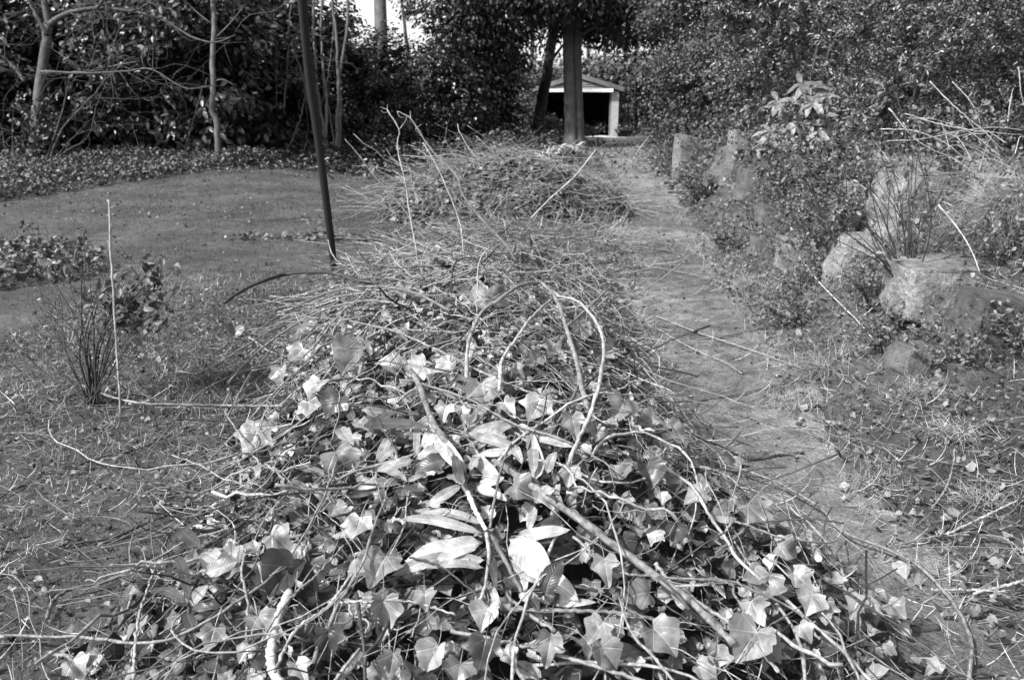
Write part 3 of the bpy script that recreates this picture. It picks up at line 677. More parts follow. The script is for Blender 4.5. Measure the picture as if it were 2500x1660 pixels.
# plants at the garage mouth
for (px, py, s, lab) in ((1462, 331, .42, 'small rounded plant at the right corner of the garage opening'), (1525, 333, .42, 'low plant right of the garage pillar'), (1345, 312, .75, 'leafy shrub covering the left of the garage opening'), (1425, 338, .42, 'low dark plant by the foot of the thick trunk')):
    b0 = ground_hit(px, py) if py > 325 else PD(px, 335, 35); b0[2] = terrain(b0[0], b0[1]); d_ = (b0 - CAM) @ FW
    t = thing('small_shrub', b0, lab, 'shrub'); g = Geo(); crown(g, [((b0[0], b0[1], b0[2] + s * .6), (s * .75, s * .6, s * .6))], 60, 14, .14, ROUND, .12); obj('foliage', g, M['shrubl'], t)
    g = Geo(); twigs(g, 8, [b0], .5, s, .012, 1); obj('stem', g, M['twig'], t)
#RIGHT
# ---------------------------------------------------------------- right hand shrubs
def bush_at(name, label, ells, mat, n, nl, size, tpl, cl, base, **kw):
    t = thing(name, base, label, 'bush'); g = Geo(); crown(g, ells, n, nl, size, tpl, cl, **kw); obj('crown', g, mat, t)
    g = Geo(); b = np.array(base)
    for k in range(7):
        c = np.array(ells[k % len(ells)][0]) + rng.normal(0, .4, 3); P = limb(g, [b + rng.normal(0, .06, 3) * [1, 1, 0], (b + c) / 2 + rng.normal(0, .2, 3), c], .035, .01, 14, 5, .01); twigs(g, 10, P[4:], 1, .9, .007, .4)
    obj('trunk', g, M['twig'], t); return t
def gb(x, y): return (x, y, float(terrain(x, y)) - .03)
bush_at('conifer', 'dense conifer with bright feathery sprays filling the upper right corner', [((5.3, 9.3, 3.2), (1.9, 1.5, 2.2)), ((4.5, 9.4, 2.0), (1.15, 1.0, 1.1)), ((6.2, 8.6, 2.2), (1.5, 1.1, 1.5))], M['conifer'], 3000, 72, .046, NEED, .12, gb(5.3, 9.6), clustered=True, gap=.6, gs=5.0, shell=.6, zmin=.9)
bush_at('conifer', 'conifer behind the pale rhododendron at the top right', [((4.6, 12.6, 3.0), (1.9, 1.5, 2.2)), ((3.7, 12.8, 3.6), (.9, 1.0, 1.3))], M['conifer'], 2300, 60, .06, NEED, .15, gb(4.6, 12.8), clustered=True, gap=.6, gs=4.2, shell=.6, zmin=.9)
bush_at('conifer', 'conifer partly cut by the right edge of the picture', [((8.0, 10.6, 3.2), (2.2, 1.6, 2.6))], M['conifer'], 1700, 55, .065, NEED, .17, gb(8, 11), clustered=True, gap=.6, gs=4.2, shell=.6, zmin=.9)
bush_at('box_shrub', 'fine leaved grey shrub arching over the right side of the path', [((4.3, 17.5, 1.9), (1.35, 1.4, 1.9)), ((5.4, 16.2, 1.8), (1.5, 1.4, 2.0)), ((4.0, 18.5, 3.2), (1.2, 1.2, 1.4))], M['shrubl'], 2600, 34, .065, ROUND, .14, gb(4.9, 17.3), shell=.6, gap=.55, gs=3.4)
bush_at('box_shrub', 'dark fine leaved shrub between the garage and the arching shrub', [((6.6, 25.5, 2.0), (2.0, 1.8, 2.2)), ((6.0, 24, 3.8), (1.6, 1.5, 1.8))], M['hedge'], 1500, 30, .10, ROUND, .2, gb(6.8, 25.5), shell=.5, gap=.4, gs=2.6)
bush_at('box_shrub', 'leafy shrub behind the rocks below the sky glints', [((6.6, 15.0, 2.2), (1.6, 1.4, 2.0)), ((7.8, 17, 3.0), (2, 1.5, 2.6))], M['shrubl'], 2000, 34, .07, ROUND, .16, gb(6.9, 15.3), shell=.6, gap=.55, gs=3.4)
bush_at('holly_tree', 'dark holly tree with a broad crown behind the conifers', [((8.5, 21, 4.3), (3.6, 2.2, 2.4)), ((13, 19, 4), (3.5, 2.2, 3.2))], M['hedge2'], 900, 24, .14, ROUND, .24, gb(9, 21), shell=.4, gap=.6, gs=2.2)
# strap leaf (rhododendron) --------------------------------------
def strap(g, base, tip, width, nor, sag=.1, fold=.25, wavy=.08, nl=16, nw=6, twist=0.0, seed=0):
    base = np.asarray(base, float); tip = np.asarray(tip, float); L = np.linalg.norm(tip - base); ax = nrm(tip - base)
    nor = nrm(nor - (nor @ ax) * ax); side = np.cross(ax, nor); r = np.random.default_rng(seed)
    V = []; UV = []; ph = r.uniform(0, 6.28, 2)
    for i in range(nl + 1):
        t = i / nl; w = width * .5 * (math.sin(math.pi * t ** .85) ** .62 if 0 < t < 1 else 0.02) * (1 if t > .08 else .4)
        tw = twist * (t - .3); sd = side * math.cos(tw) + nor * math.sin(tw); nn = nor * math.cos(tw) - side * math.sin(tw)
        c = base + (tip - base) * t + nor * L * sag * math.sin(math.pi * t) + side * L * .05 * math.sin(3 * t + ph[0])
        for j in range(nw + 1):
            u = j / nw * 2 - 1; edge = wavy * width * math.sin(11 * t + ph[1] + (2 if u > 0 else 0)) * u * u
            V.append(c + sd * w * u + nn * (fold * w * abs(u) + edge)); UV.append((u * .22, t))
    f = []
    for i in range(nl):
        for j in range(nw):
            a = i * (nw + 1) + j; f += [(a, a + 1, a + nw + 2), (a, a + nw + 2, a + nw + 1)]
    g.add(V, f, UV)
def rosette(t, c, axis, n, L, W, mat, droop=.35, seed=0):
    axis = nrm(np.array(axis, float)); a1 = nrm(np.cross(axis, [0.3, .9, .1])); a2 = np.cross(axis, a1)
    for k in range(n):
        a = k * 2.4 + rng.uniform(-.2, .2); d = nrm(a1 * math.cos(a) + a2 * math.sin(a) + axis * rng.uniform(-.1, .5) - np.array([0, 0, droop]))
        g = Geo(); strap(g, c, np.array(c) + d * L * rng.uniform(.75, 1.1), W * rng.uniform(.8, 1.1), nrm(axis + np.array([0, 0, .4]) + rng.normal(0, .15, 3)), .08, .2, .04, 8, 4, seed=seed + k)
        obj('leaf', g, mat, t)
b0 = ground_hit(1975, 400); t = thing('rhododendron', b0, 'rhododendron with big drooping pale leaves above the rocks', 'bush'); dep = (b0 - CAM) @ FW; dep = min(dep, 8.5)
g = Geo()
ros = [(1990, 215, 1), (1950, 240, 1), (1935, 262, 1), (1985, 250, 1), (2010, 235, 1), (1900, 245, 1), (1960, 205, 1), (1880, 320, 1), (1925, 300, 0), (2010, 280, 0), (1870, 345, 1), (1905, 330, 0), (1960, 300, 0), (2000, 320, 0)]
for i, (px, py, pal) in enumerate(ros):
    c = PD(px, py, dep - rng.uniform(0, .4)); limb(g, [b0, (b0 + c) / 2 + rng.normal(0, .06, 3), c], .012, .005, 10, 5)
    rosette(t, c, (-.5, -.7, .8), 8, .2, .075, M['bigpale'] if pal else M['weed'], .75, i * 9)
obj('stem', g, M['twig'], t)
# ---------------------------------------------------------------- rocks
def rock(px, pyb, wpx, hpx, mat, label, seed, deep=.8, sink=.4, rot=0.0, group=None):
    b = ground_hit(px, pyb); d = (b - CAM) @ FW; w = wpx / F * d; h = hpx / F * d * 1.2
    import bmesh
    bm = bmesh.new(); bmesh.ops.create_icosphere(bm, subdivisions=5, radius=1); r = np.random.default_rng(seed)
    V = np.array([v.co[:] for v in bm.verts]); V = np.sign(V) * np.abs(V) ** .32; f = np.array([[v.index for v in q.verts] for q in bm.faces]); bm.free()
    for k in range(22):
        nn = nrm(r.normal(size=3) * [1, 1, .8])
        lim = r.uniform(.84, 1.2)
        if k < 5: nn = nrm(np.array([(.06, -.05, 1), (.08, -1, .12), (-1, -.15, .12), (1, -.1, .1), (-.5, -1, .3)][k]) + r.normal(0, .06, 3)); lim = (.6, .68, .8, .8, .95)[k]; dd = V @ nn; V = V - np.maximum(dd - lim, 0)[:, None] * nn
    V = V + .3 * (nrm(V) * .95 - V) * (np.linalg.norm(V, axis=1, keepdims=True) > .8)
    for s, am in ((2.2, .08), (6, .018), (13, .012), (26, .008), (47, .005)):
        p = r.uniform(0, 6, 3); V = V * (1 + am * np.sin(s * V[:, :1] + p[0]) * np.sin(s * V[:, 1:2] + p[1]) + am * np.sin(s * 1.3 * V[:, 2:] + p[2]) * np.sin(s * V[:, :1] * .8))
    lo_ = np.clip(.2 - V[:, 2:], 0, 1.2); V[:, :2] *= 1 + .2 * lo_
    c, s = math.cos(rot), math.sin(rot); V = V @ np.array([[c, s, 0], [-s, c, 0], [0, 0, 1]])
    V = V / np.array([np.ptp(V[:, 0]) / 2, np.ptp(V[:, 1]) / 2, np.ptp(V[:, 2]) / 2]); V[:, 2] += 1
    V = V * [w / 2, w * deep / 2, h * (1 + sink) / 2]
    V = V + [b[0], b[1] + w * deep / 2 * .5, b[2] - h * (sink + .12)]
    g = Geo(); g.add(V, f); o = obj('rock', g, mat); tag(o, label, 'rock', group); return o
RG_ = 'rocks edging the bank'
rock(1692, 400, 100, 76, M['rock'], 'upright rounded rock beside the far stretch of path', 1, .7)
rock(1812, 412, 130, 62, M['rock'], 'flat topped rock with a dark front face left of the rhododendron', 2, .8, rot=.3)
rock(1845, 458, 90, 48, M['mossrock'], 'small mossy rock in front of the flat topped rock', 3)
rock(1748, 455, 80, 40, M['mossrock'], 'low mossy rock at the path edge', 4)
rock(1815, 352, 70, 36, M['rock'], 'small rock behind the flat topped rock', 5)
rock(2270, 500, 235, 100, M['rock'], 'large square sandstone block behind the upright dark stems', 6, .6, rot=.15)
rock(1950, 652, 110, 76, M['rock'], 'mid sized stone half hidden by dark twigs beside the path', 7, .7)
rock(2090, 640, 130, 80, M['rock'], 'grey stone right behind the dark twigs', 17, .7)
rock(2370, 700, 400, 72, M['rock'], 'long flat topped stone slab at the right edge', 8, .6, sink=.9, rot=-.06)
rock(2465, 850, 230, 150, M['mossrock'], 'big mossy rock cut by the right edge', 9, .7)
rock(2265, 892, 150, 50, M['mossrock'], 'low mossy hump below the long slab', 10, .8)
rock(2475, 540, 120, 95, M['mossrock'], 'pale rounded rock draped with dry grass at the right edge', 11)
rock(1425, 392, 60, 26, M['rock'], 'small stone at the foot of the thick trunk', 12)
rock(2080, 500, 90, 60, M['rock'], 'rough stone left of the large sandstone block', 21, .7)
rock(1885, 540, 80, 45, M['mossrock'], 'half buried mossy stone below the rhododendron', 22, .7)
rock(2180, 600, 110, 60, M['rock'], 'buried stone between the large block and the long slab', 23, .7)
rock(2440, 480, 130, 60, M['rock'], 'stone block right of the large sandstone block', 24, .7)
rock(2000, 470, 60, 44, M['mossrock'], 'small stone under the drooping pale leaves', 25, .7)
rock(1860, 610, 60, 34, M['mossrock'], 'little stone at the path side of the half hidden stone', 26, .7)
rock(2010, 760, 110, 40, M['mossrock'], 'low mossy stone in front of the grey stone behind the dark twigs', 31, .7)
rock(2160, 720, 90, 50, M['rock'], 'angular stone at the left end of the long slab', 32, .7)
rock(1960, 420, 80, 50, M['rock'], 'angular stone under the rhododendron', 33, .7)
rock(2110, 430, 80, 46, M['rock'], 'angular stone left of and above the large sandstone block', 34, .7)
rock(2400, 950, 130, 46, M['mossrock'], 'half sunk stone on the verge below the big mossy rock', 35, .8)
# grass tufts on the right
def tuft(px, py, n, L, lean, label, mat='dry', spread=.6, group='tufts of dry grass on the bank'):
    b = ground_hit(px, py); g = Geo(); st = b + rng.normal(0, .035, (n, 3)) * [1.5, 1, .1]; a = rng.uniform(0, 6.283, n)
    d = nrm(np.stack([np.cos(a) * spread + lean[0], np.sin(a) * spread + lean[1], rng.uniform(.3, 1.2, n)], 1)); t = np.linspace(0, 1, 9)[None, :, None]
    ll = (L * rng.uniform(.35, 1.1, n))[:, None, None]; P = st[:, None] + ll * (d[:, None] * t - np.array([0, 0, .75]) * t ** 2.2 * rng.uniform(.3, 1.2, (n, 1, 1)))
    P[:, :, 2] = np.maximum(P[:, :, 2], terrain(P[:, :, 0], P[:, :, 1]) + .01)
    rr = rng.uniform(.0012, .0028, (n, 1)) * (1.1 - np.linspace(0, 1, 9)[None]); tubes(g, P, rr, 3)
    o = obj('grass_tuft', g, M[mat], origin=b); tag(o, label, 'grass tuft', group); return o
tuft(2010, 905, 260, .26, (-.5, -.3), 'bright pale grass tuft beside the path under the daisy')
tuft(2080, 870, 120, .22, (.3, 0), 'smaller pale tuft right of the bright one')
tuft(2470, 520, 420, .5, (-.7, -.4), 'shaggy pale tuft drooping over the rounded rock at the right edge')
tuft(2380, 560, 200, .38, (-.6, -.2), 'loose pale tuft left of the shaggy one')
tuft(2440, 430, 90, .75, (-.9, 0), 'long arching straws over the sandstone block')
tuft(1900, 990, 110, .2, (.3, -.2), 'small dry tuft low on the path edge')
tuft(2240, 960, 150, .2, (.1, -.3), 'short tuft below the mossy hump')
tuft(2330, 1060, 150, .2, (-.3, -.2), 'short pale tuft on the lower right verge')
tuft(2130, 1190, 120, .16, (.5, 0), 'flattened straw tuft on the lower verge')
tuft(2400, 1230, 140, .2, (-.4, 0), 'dry tuft near the right edge above the log')
tuft(1790, 470, 60, .2, (-.2, 0), 'thin tuft in front of the mossy rock')
tuft(1760, 620, 120, .28, (-.2, -.2), 'wispy tuft at the right edge of the path')
tuft(1830, 700, 140, .22, (-.3, -.2), 'wispy tuft left of the half hidden stone')
# long pale straws, individually placed
def shoot(g, P, r, k):
    i = rng.integers(2, len(P) - 2, k); t_ = nrm(P[i + 1] - P[i]); d = nrm(t_ + rng.normal(0, .7, (k, 3))); L = rng.uniform(.01, .09, (k, 1, 1)); u = np.linspace(0, 1, 5)[None, :, None]
    tubes(g, P[i][:, None] + L * (d[:, None] * u + rng.normal(0, .2, (k, 1, 3)) * u * u), np.full((k, 1), r * .5) * (1.1 - .6 * np.linspace(0, 1, 5)[None]), 4)
def px_stem(name, pts, r0, r1, mat, label, cat, group=None, lifts=.02, fn=top, n=26, S=6, depth=None, jit=.0, node=False):
    k = len(pts); lf = np.interp(np.linspace(0, 1, k), np.linspace(0, 1, len(np.atleast_1d(lifts))), np.atleast_1d(lifts)) if np.ndim(lifts) else np.full(k, lifts)
    P3 = np.array([hit(x, y, l, fn) for (x, y), l in zip(pts, lf)]) if depth is None else np.array([PD(x, y, d) for (x, y), d in zip(pts, np.interp(np.linspace(0, 1, k), np.linspace(0, 1, len(np.atleast_1d(depth))), np.atleast_1d(depth)))])
    P = smooth_path(P3, n); P = P + rng.normal(0, jit if jit else .0012, P.shape)
    rr = np.linspace(r0, r1, n) * (1 + .1 * rng.normal(size=n)); g = Geo(); tubes(g, P, rr, S)
    if name == 'trimmed_vine' and depth is None: shoot(g, P, r0 * .8, int(rng.integers(1, 7)))
    o = obj(name, g, mat); tag(o, label, cat, group); return o, P
SG = 'long pale grass stalks over the rocks'
for pp, dd, lab in (([(2270, 200), (2330, 260), (2400, 320), (2450, 370)], 5.6, 'long pale stalk slanting down to the right over the rocks'), ([(2325, 200), (2370, 250), (2395, 305)], 6, 'short curved pale stalk at the conifer foot'),
                    ([(2170, 265), (2240, 345), (2330, 390), (2400, 440)], 5.2, 'kinked pale stalk dropping across the square block'), ([(2210, 278), (2300, 305), (2400, 322), (2500, 330)], 5.4, 'nearly level pale stalk under the conifer'),
                    ([(2165, 345), (2250, 340), (2350, 320), (2430, 312), (2500, 318)], 5.5, 'arching pale stalk ending at the right edge'), ([(2487, 165), (2492, 220), (2500, 260)], 5.5, 'upright pale stalk at the right edge'),
                    ([(2460, 300), (2470, 230), (2475, 215)], 5.8, 'thin upright pale stalk near the right edge'), ([(2150, 315), (2230, 320), (2300, 345), (2360, 390)], 5.3, 'pale stalk curving over the square block'),
                    ([(2290, 500), (2340, 560), (2375, 620), (2392, 665)], 4.2, 'straight pale straw lying across the long slab'), ([(2085, 440), (2160, 500), (2200, 540)], 5.0, 'pale stick leaning before the sandstone block')):
    px_stem('grass_stalk', pp, .0048, .002, M['pale'], lab, 'stalk', SG, depth=dd)
for k in range(26):
    x0_, y0_ = rng.uniform(2180, 2500), rng.uniform(300, 520); a_ = rng.normal(3.5, .7); L_ = rng.uniform(60, 200); x1_, y1_ = x0_ + L_ * math.cos(a_), y0_ + L_ * math.sin(a_) * .6
    px_stem('grass_stalk', [(x0_, y0_), ((x0_ + x1_) / 2, (y0_ + y1_) / 2 - rng.uniform(5, 25)), (x1_, y1_)], .0026, .001, M['pale'], 'thin dry stalk arching over the rocks at the upper right', 'stalk', 'thin dry stalks arching over the rocks', depth=rng.uniform(4.6, 6))
px_stem('long_straw', [(1945, 622), (2010, 700), (2090, 780), (2150, 850)], .005, .004, M['pale'], 'long straight pale straw crossing the verge below the stone', 'straw', lifts=(.1, .02), fn=terrain)
px_stem('long_straw', [(2110, 770), (2160, 726)], .004, .004, M['pale'], 'short straight straw right of the long diagonal one', 'straw', lifts=.05, fn=terrain)
# flowers (two daisies)
for (px, py, s, lab) in ((1951, 812, .02, 'small daisy by the bright grass tuft'), (2265, 763, .022, 'daisy below the long slab')):
    c = ground_hit(px, py, .05); b = c.copy(); b[2] = terrain(b[0], b[1]); t = thing('daisy', b, lab, 'flower')
    g = Geo(); nn = nrm(CAM - c + [0, 0, .5])
    a1 = nrm(np.cross(nn, [0, 1, .2])); a2 = np.cross(nn, a1)
    for k in range(18):
        a = k * 6.283 / 18; d = a1 * math.cos(a) + a2 * math.sin(a); strap(g, c, c + d * s * 1.2, s * .3, nn, .1, 0, 0, 4, 2)
    obj('petals', g, M['rh_pale'], t); g = Geo(); tubes(g, [b, (b + c) / 2, c], .0012, 4); obj('stem', g, M['stemm'], t)
# ---------------------------------------------------------------- thin-stemmed shrubs
def stem_shrub(name, label, cat, b0, tips, dep, r, mat, leafm, nleaf, ls, tp=OV, leaf_lo=.35, twn=3, group=None):
    t = thing(name, b0, label, cat, group); gl = Geo(); allP = []
    for i, (px, py) in enumerate(tips):
        c = PD(px, py, dep + rng.normal(0, .12)); m = (b0 + c) / 2 + rng.normal(0, .05, 3) * np.linalg.norm(c - b0)
        m = m - np.array([(c[0] - b0[0]) * .12, 0, 0]); g = Geo(); P = limb(g, [b0 + rng.normal(0, .02, 3) * [1, 1, 0], m, c], r * rng.uniform(.6, 1.2), r * .3, 18, 5, .002)
        tw = twigs(g, twn, P[7:], .55, .16, r * .4, .7); obj('stem', g, mat, t); allP.append(P[int(18 * leaf_lo):]); allP.append(tw.reshape(-1, 3)[3:])
    A = np.vstack(allP); idx = rng.integers(0, len(A), nleaf); k = nleaf
    h = rng.normal(0, 1, (k, 3)) + [0, 0, .6]; scatter_multi(gl, tp, A[idx], frames(rng.normal(0, .7, (k, 3)) + [0, -.3, .8], h), ls * rng.uniform(.5, 1.15, k))
    if nleaf: obj('foliage', gl, leafm, t)
    return t
b0 = ground_hit(2225, 745); dep = (b0 - CAM) @ FW
stem_shrub('twiggy_shrub', 'dark thin stemmed shrub fanning up in front of the large block', 'shrub', b0, [(2020, 330), (2060, 380), (1985, 420), (2105, 340), (2150, 300), (2190, 240), (2230, 330), (2290, 360), (2330, 420), (2080, 460), (2130, 420), (2270, 420), (1960, 500), (2180, 380), (2210, 290), (2040, 520), (2110, 520), (2180, 480), (1990, 560), (2340, 520), (2380, 600), (2140, 340), (2160, 440), (2250, 300), (2090, 400), (2300, 480), (2030, 470)], dep, .006, M['stemd'], M['weed'], 330, .045)
b0 = ground_hit(2060, 650); dep = (b0 - CAM) @ FW
stem_shrub('twiggy_shrub', 'leafy thin stemmed shrub left of the large block', 'shrub', b0, [(1900, 350), (1860, 420), (1930, 330), (1960, 300), (2000, 330), (2040, 300), (2090, 350), (1850, 480), (1880, 520), (2010, 400), (2110, 430), (1940, 440), (1830, 560), (2130, 330), (2070, 270)], dep, .006, M['stemd'], M['weed'], 1500, .045)
b0 = ground_hit(2005, 560); dep = (b0 - CAM) @ FW
stem_shrub('twiggy_shrub', 'leafy shrub below the drooping rhododendron leaves', 'shrub', b0, [(1830, 260), (1870, 300), (1900, 270), (1940, 250), (1780, 300), (2010, 260), (2070, 240), (2120, 230), (2160, 250), (1850, 350), (1960, 340), (2040, 340), (2100, 310), (1800, 380), (2140, 340)], dep, .006, M['twig'], M['weed'], 2200, .055)
b0 = ground_hit(2330, 470); dep = (b0 - CAM) @ FW
stem_shrub('twiggy_shrub', 'upright leafy weed standing before the right conifer', 'shrub', b0, [(2330, 300), (2350, 320), (2300, 330), (2400, 250), (2260, 260), (2440, 300), (2200, 220), (2240, 290)], dep, .005, M['stemd'], M['weed'], 420, .055)
b0 = ground_hit(1650, 420); dep = (b0 - CAM) @ FW
stem_shrub('twiggy_shrub', 'sprawling bare twigs beside the upright rounded rock', 'shrub', b0, [(1560, 250), (1600, 270), (1540, 330), (1640, 260), (1700, 290), (1740, 270), (1580, 370), (1760, 320), (1660, 310), (1720, 340), (1620, 350)], dep, .012, M['twig'], M['weed'], 500, .07)
BK = [(1770, 440, 60, 110, 'low leafy shrub between the path and the flat topped rock'), (1850, 560, 90, 150, 'low leafy shrub below the mossy rocks'), (1950, 720, 100, 130, 'low leafy shrub in front of the half hidden stone'), (2120, 760, 120, 150, 'low tangle left of the dark stemmed shrub'),
      (1890, 420, 110, 150, 'leafy mass spilling down below the rhododendron'), (2040, 500, 120, 170, 'leafy mass left of the large sandstone block'), (1980, 620, 90, 130, 'leafy tangle right of the half hidden stone'), (1720, 400, 80, 90, 'weedy shrub between the upright rock and the flat topped rock'), (2160, 860, 110, 90, 'leafy weeds below the dark stemmed shrub'), (1930, 800, 90, 80, 'leafy weeds on the verge by the daisy'), (2350, 900, 120, 90, 'leafy weeds around the low mossy hump'),
      (2450, 640, 120, 200, 'leafy tangle at the right edge behind the long slab'), (2080, 580, 110, 170, 'leafy tangle below the rough stone'), (1910, 480, 110, 150, 'leafy shrub right of the small mossy rock'), (2400, 400, 140, 130, 'leafy shrub under the right conifer'),
      (1700, 500, 60, 80, 'small weedy shrub at the path edge'), (1780, 620, 60, 70, 'small weedy shrub by the wispy tuft'), (2480, 860, 90, 90, 'weedy tangle in front of the big mossy rock'), (1640, 370, 80, 80, 'weedy shrub before the upright rounded rock')]
for (px, py, wd, ht, lab) in BK:
    b0 = ground_hit(px, py); dep = (b0 - CAM) @ FW
    tp_ = [(px + rng.uniform(-wd, wd), py - ht * rng.uniform(.35, 1.15)) for _ in range(16)]
    stem_shrub('weedy_shrub', lab, 'shrub', b0, tp_, dep, .0035 * max(1, dep / 6), M['stemm' if rng.random() < .4 else 'twig'], M['weed'], 800, .032 * max(1, dep / 6) ** .7, leaf_lo=.1)
# left foreground shrub with dark stems
b0 = ground_hit(225, 990); dep = (b0 - CAM) @ FW
stem_shrub('dark_stemmed_shrub', 'small shrub with dark stems and dull leaves on the left lawn', 'shrub', b0, [(150, 720), (165, 680), (120, 760), (240, 690), (255, 680), (215, 650), (290, 610), (320, 650), (345, 700), (385, 650), (390, 780), (305, 760), (275, 800), (330, 800), (180, 830), (200, 600), (60, 690), (380, 640), (40, 780), (90, 700), (425, 720), (400, 820), (110, 640), (430, 650), (20, 840)], dep, .006, M['stemd'], M['darkleaf'], 0, .05)
t = bpy.data.objects[[o.name for o in bpy.data.objects if o.name.startswith('dark_stemmed_shrub')][0]]
gl = Geo(); pts = []
for (px, py, n) in ((290, 700, 8), (375, 740, 14), (360, 790, 12), (330, 770, 14), (310, 750, 12), (250, 750, 8), (230, 760, 8), (385, 660, 8), (360, 680, 8), (260, 720, 8), (290, 790, 8), (150, 640, 5), (345, 800, 10), (305, 690, 8), (370, 710, 8)):
    pts.append(np.array([PD(px, py, dep)]) + rng.normal(0, .05, (n * 2, 3)))
A = np.vstack(pts); k = len(A); scatter_multi(gl, OV, A, frames(rng.normal(0, .6, (k, 3)) + [0, -.6, .6], rng.normal(0, .7, (k, 3)) + [0, 0, .5]), rng.uniform(.035, .08, k)); obj('foliage', gl, M['darkleaf'], t)
# seed heads
heads = np.array([PD(px, py, dep) for px, py in ((205, 562), (60, 556), (78, 560), (95, 563), (290, 615), (314, 632), (385, 642), (250, 640), (140, 690), (170, 650))])
for hc in heads:
    gl = Geo(); k = 14; A = hc + rng.normal(0, .013, (k, 3)); scatter(gl, ROUND, A, frames(rng.normal(0, 1, (k, 3)), rng.normal(0, 1, (k, 3))), rng.uniform(.008, .018, k)); obj('seed_head', gl, M['stemd'], t)
LG = 'bare twigs leaning out of the dark stemmed shrub'
for pp, r in (([(225, 985), (170, 950), (100, 905), (50, 850), (0, 815)], .008), ([(190, 875), (150, 835), (90, 810), (10, 790)], .0045), ([(50, 907), (0, 860)], .004), ([(205, 562), (208, 620), (205, 700), (210, 740)], .003), ([(60, 556), (95, 600), (120, 660), (150, 720)], .003)):
    g = Geo(); P = smooth_path([PD(x, y, dep) for x, y in pp], 20); tubes(g, P, np.linspace(r, r * .5, 20), 5); obj('stem', g, M['stemd'], t)
# tall white stalk
b0 = ground_hit(292, 1015); dep = (b0 - CAM) @ FW
g = Geo(); P = smooth_path([PD(x, y, dep) for x, y in ((294, 1015), (290, 930), (281, 800), (276, 700), (270, 610), (268, 520), (266, 488))], 40); tubes(g, P + rng.normal(0, .0012, P.shape), np.interp(np.linspace(0, 1, 40), [0, .8, 1], [.0055, .0062, .004]), 6)
for k, (dx, dy) in ((34, (14, -6)), (36, (-6, -12)), (31, (5, 20)), (27, (-8, -8))):
    c = P[k]; tubes(g, np.array([c, c + (dx * RT - dy * UP) / F * dep]), .0022, 4)
tag(obj('dry_stalk', g, M['pale'], origin=b0), 'tall bleached stalk standing upright in the left shrub', 'stalk')
# thin single weeds on lawn
tag(px_stem('dark_twig', [(603, 702), (590, 660), (580, 610), (583, 575)], .0035, .0015, M['stemd'], 'thin dark twig standing upright from the lawn left of the pole', 'twig', depth=6.5)[0])
# ---------------------------------------------------------------- pole
pb = ground_hit(818, 668); d0 = (pb - CAM) @ FW; P = smooth_path([pb - [0, 0, .1], PD(805, 560, d0 * .97), PD(778, 350, d0 * .92), PD(755, 180, d0 * .88), PD(733, -60, d0 * .82)], 30)
g = Geo(); tubes(g, P, np.linspace(.031, .036, 30), 16)
tag(obj('metal_pole', g, M['metal'], origin=pb), 'black pole leaning left out of the lawn behind the front pile', 'pole')
#PILES
# ---------------------------------------------------------------- heaps: core sheets, near black to paint in the shaded gaps
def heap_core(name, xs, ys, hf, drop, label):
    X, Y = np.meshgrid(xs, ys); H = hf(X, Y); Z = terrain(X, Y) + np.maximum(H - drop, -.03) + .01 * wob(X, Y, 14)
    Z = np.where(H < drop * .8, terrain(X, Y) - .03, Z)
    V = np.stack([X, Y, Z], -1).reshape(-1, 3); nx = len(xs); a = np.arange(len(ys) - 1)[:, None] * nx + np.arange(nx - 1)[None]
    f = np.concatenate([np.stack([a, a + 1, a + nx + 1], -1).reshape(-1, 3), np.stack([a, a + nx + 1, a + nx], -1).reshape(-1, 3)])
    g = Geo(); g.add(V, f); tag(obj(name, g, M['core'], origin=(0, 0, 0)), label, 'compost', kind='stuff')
heap_core('cuttings', np.linspace(-1.8, 1.5, 110), np.linspace(.4, 10.0, 240), heap1, .16, 'matted cuttings inside the front pile, coloured near black for its shaded gaps')
heap_core('cuttings', np.linspace(-2.2, 1.9, 80), np.linspace(9.2, 14, 90), heap2, .12, 'matted cuttings inside the far pile, coloured near black for its shaded gaps')
def heap_pts(n, hf, x0, x1, y0, y1, hmin=.03, wfn=None):
    out = []
    tot = 0
    while tot < n:
        p = np.stack([rng.uniform(x0, x1, n), rng.uniform(y0, y1, n)], 1); h = hf(p[:, 0], p[:, 1]); ok = h > hmin
        if wfn is not None: ok &= rng.random(n) < wfn(p[:, 0], p[:, 1])
        p = p[ok]; out.append(p); tot += len(p)
    return np.vstack(out)[:n]
def heap_nor(x, y, e=.04):
    return nrm(np.stack([-(top(x + e, y) - top(x - e, y)) / (2 * e), -(top(x, y + e) - top(x, y - e)) / (2 * e), np.ones_like(x)], -1))
# front pile leaves: the many small or buried ones
g = Geo()
wl = lambda x, y: np.where(y < 4.8, 1.0, np.clip(1 - (y - 4.8) / 1.5, .35, 1))
p = heap_pts(7300, heap1, -1.7, 1.5, 1.0, 9.8, .02, wl); n = len(p)
z = top(p[:, 0], p[:, 1]) - rng.uniform(-.02, .1, n); nor = heap_nor(p[:, 0], p[:, 1]) + rng.normal(0, .6, (n, 3)) + np.array([0, -.25, 0])
sz = rng.uniform(.02, .056, n)
scatter_multi(g, IVYM, np.column_stack([p, z]), frames(nor, rng.normal(0, 1, (n, 3)) + [0, -.5, -.2]), sz)
p = heap_pts(1500, heap1, -1.7, 1.5, 1.0, 7.4, .02, wl); n = len(p); z = top(p[:, 0], p[:, 1]) - rng.uniform(.02, .1, n)
scatter_multi(g, OV, np.column_stack([p, z]), frames(heap_nor(p[:, 0], p[:, 1]) + rng.normal(0, .6, (n, 3)), rng.normal(0, 1, (n, 3))), rng.uniform(.05, .13, n))
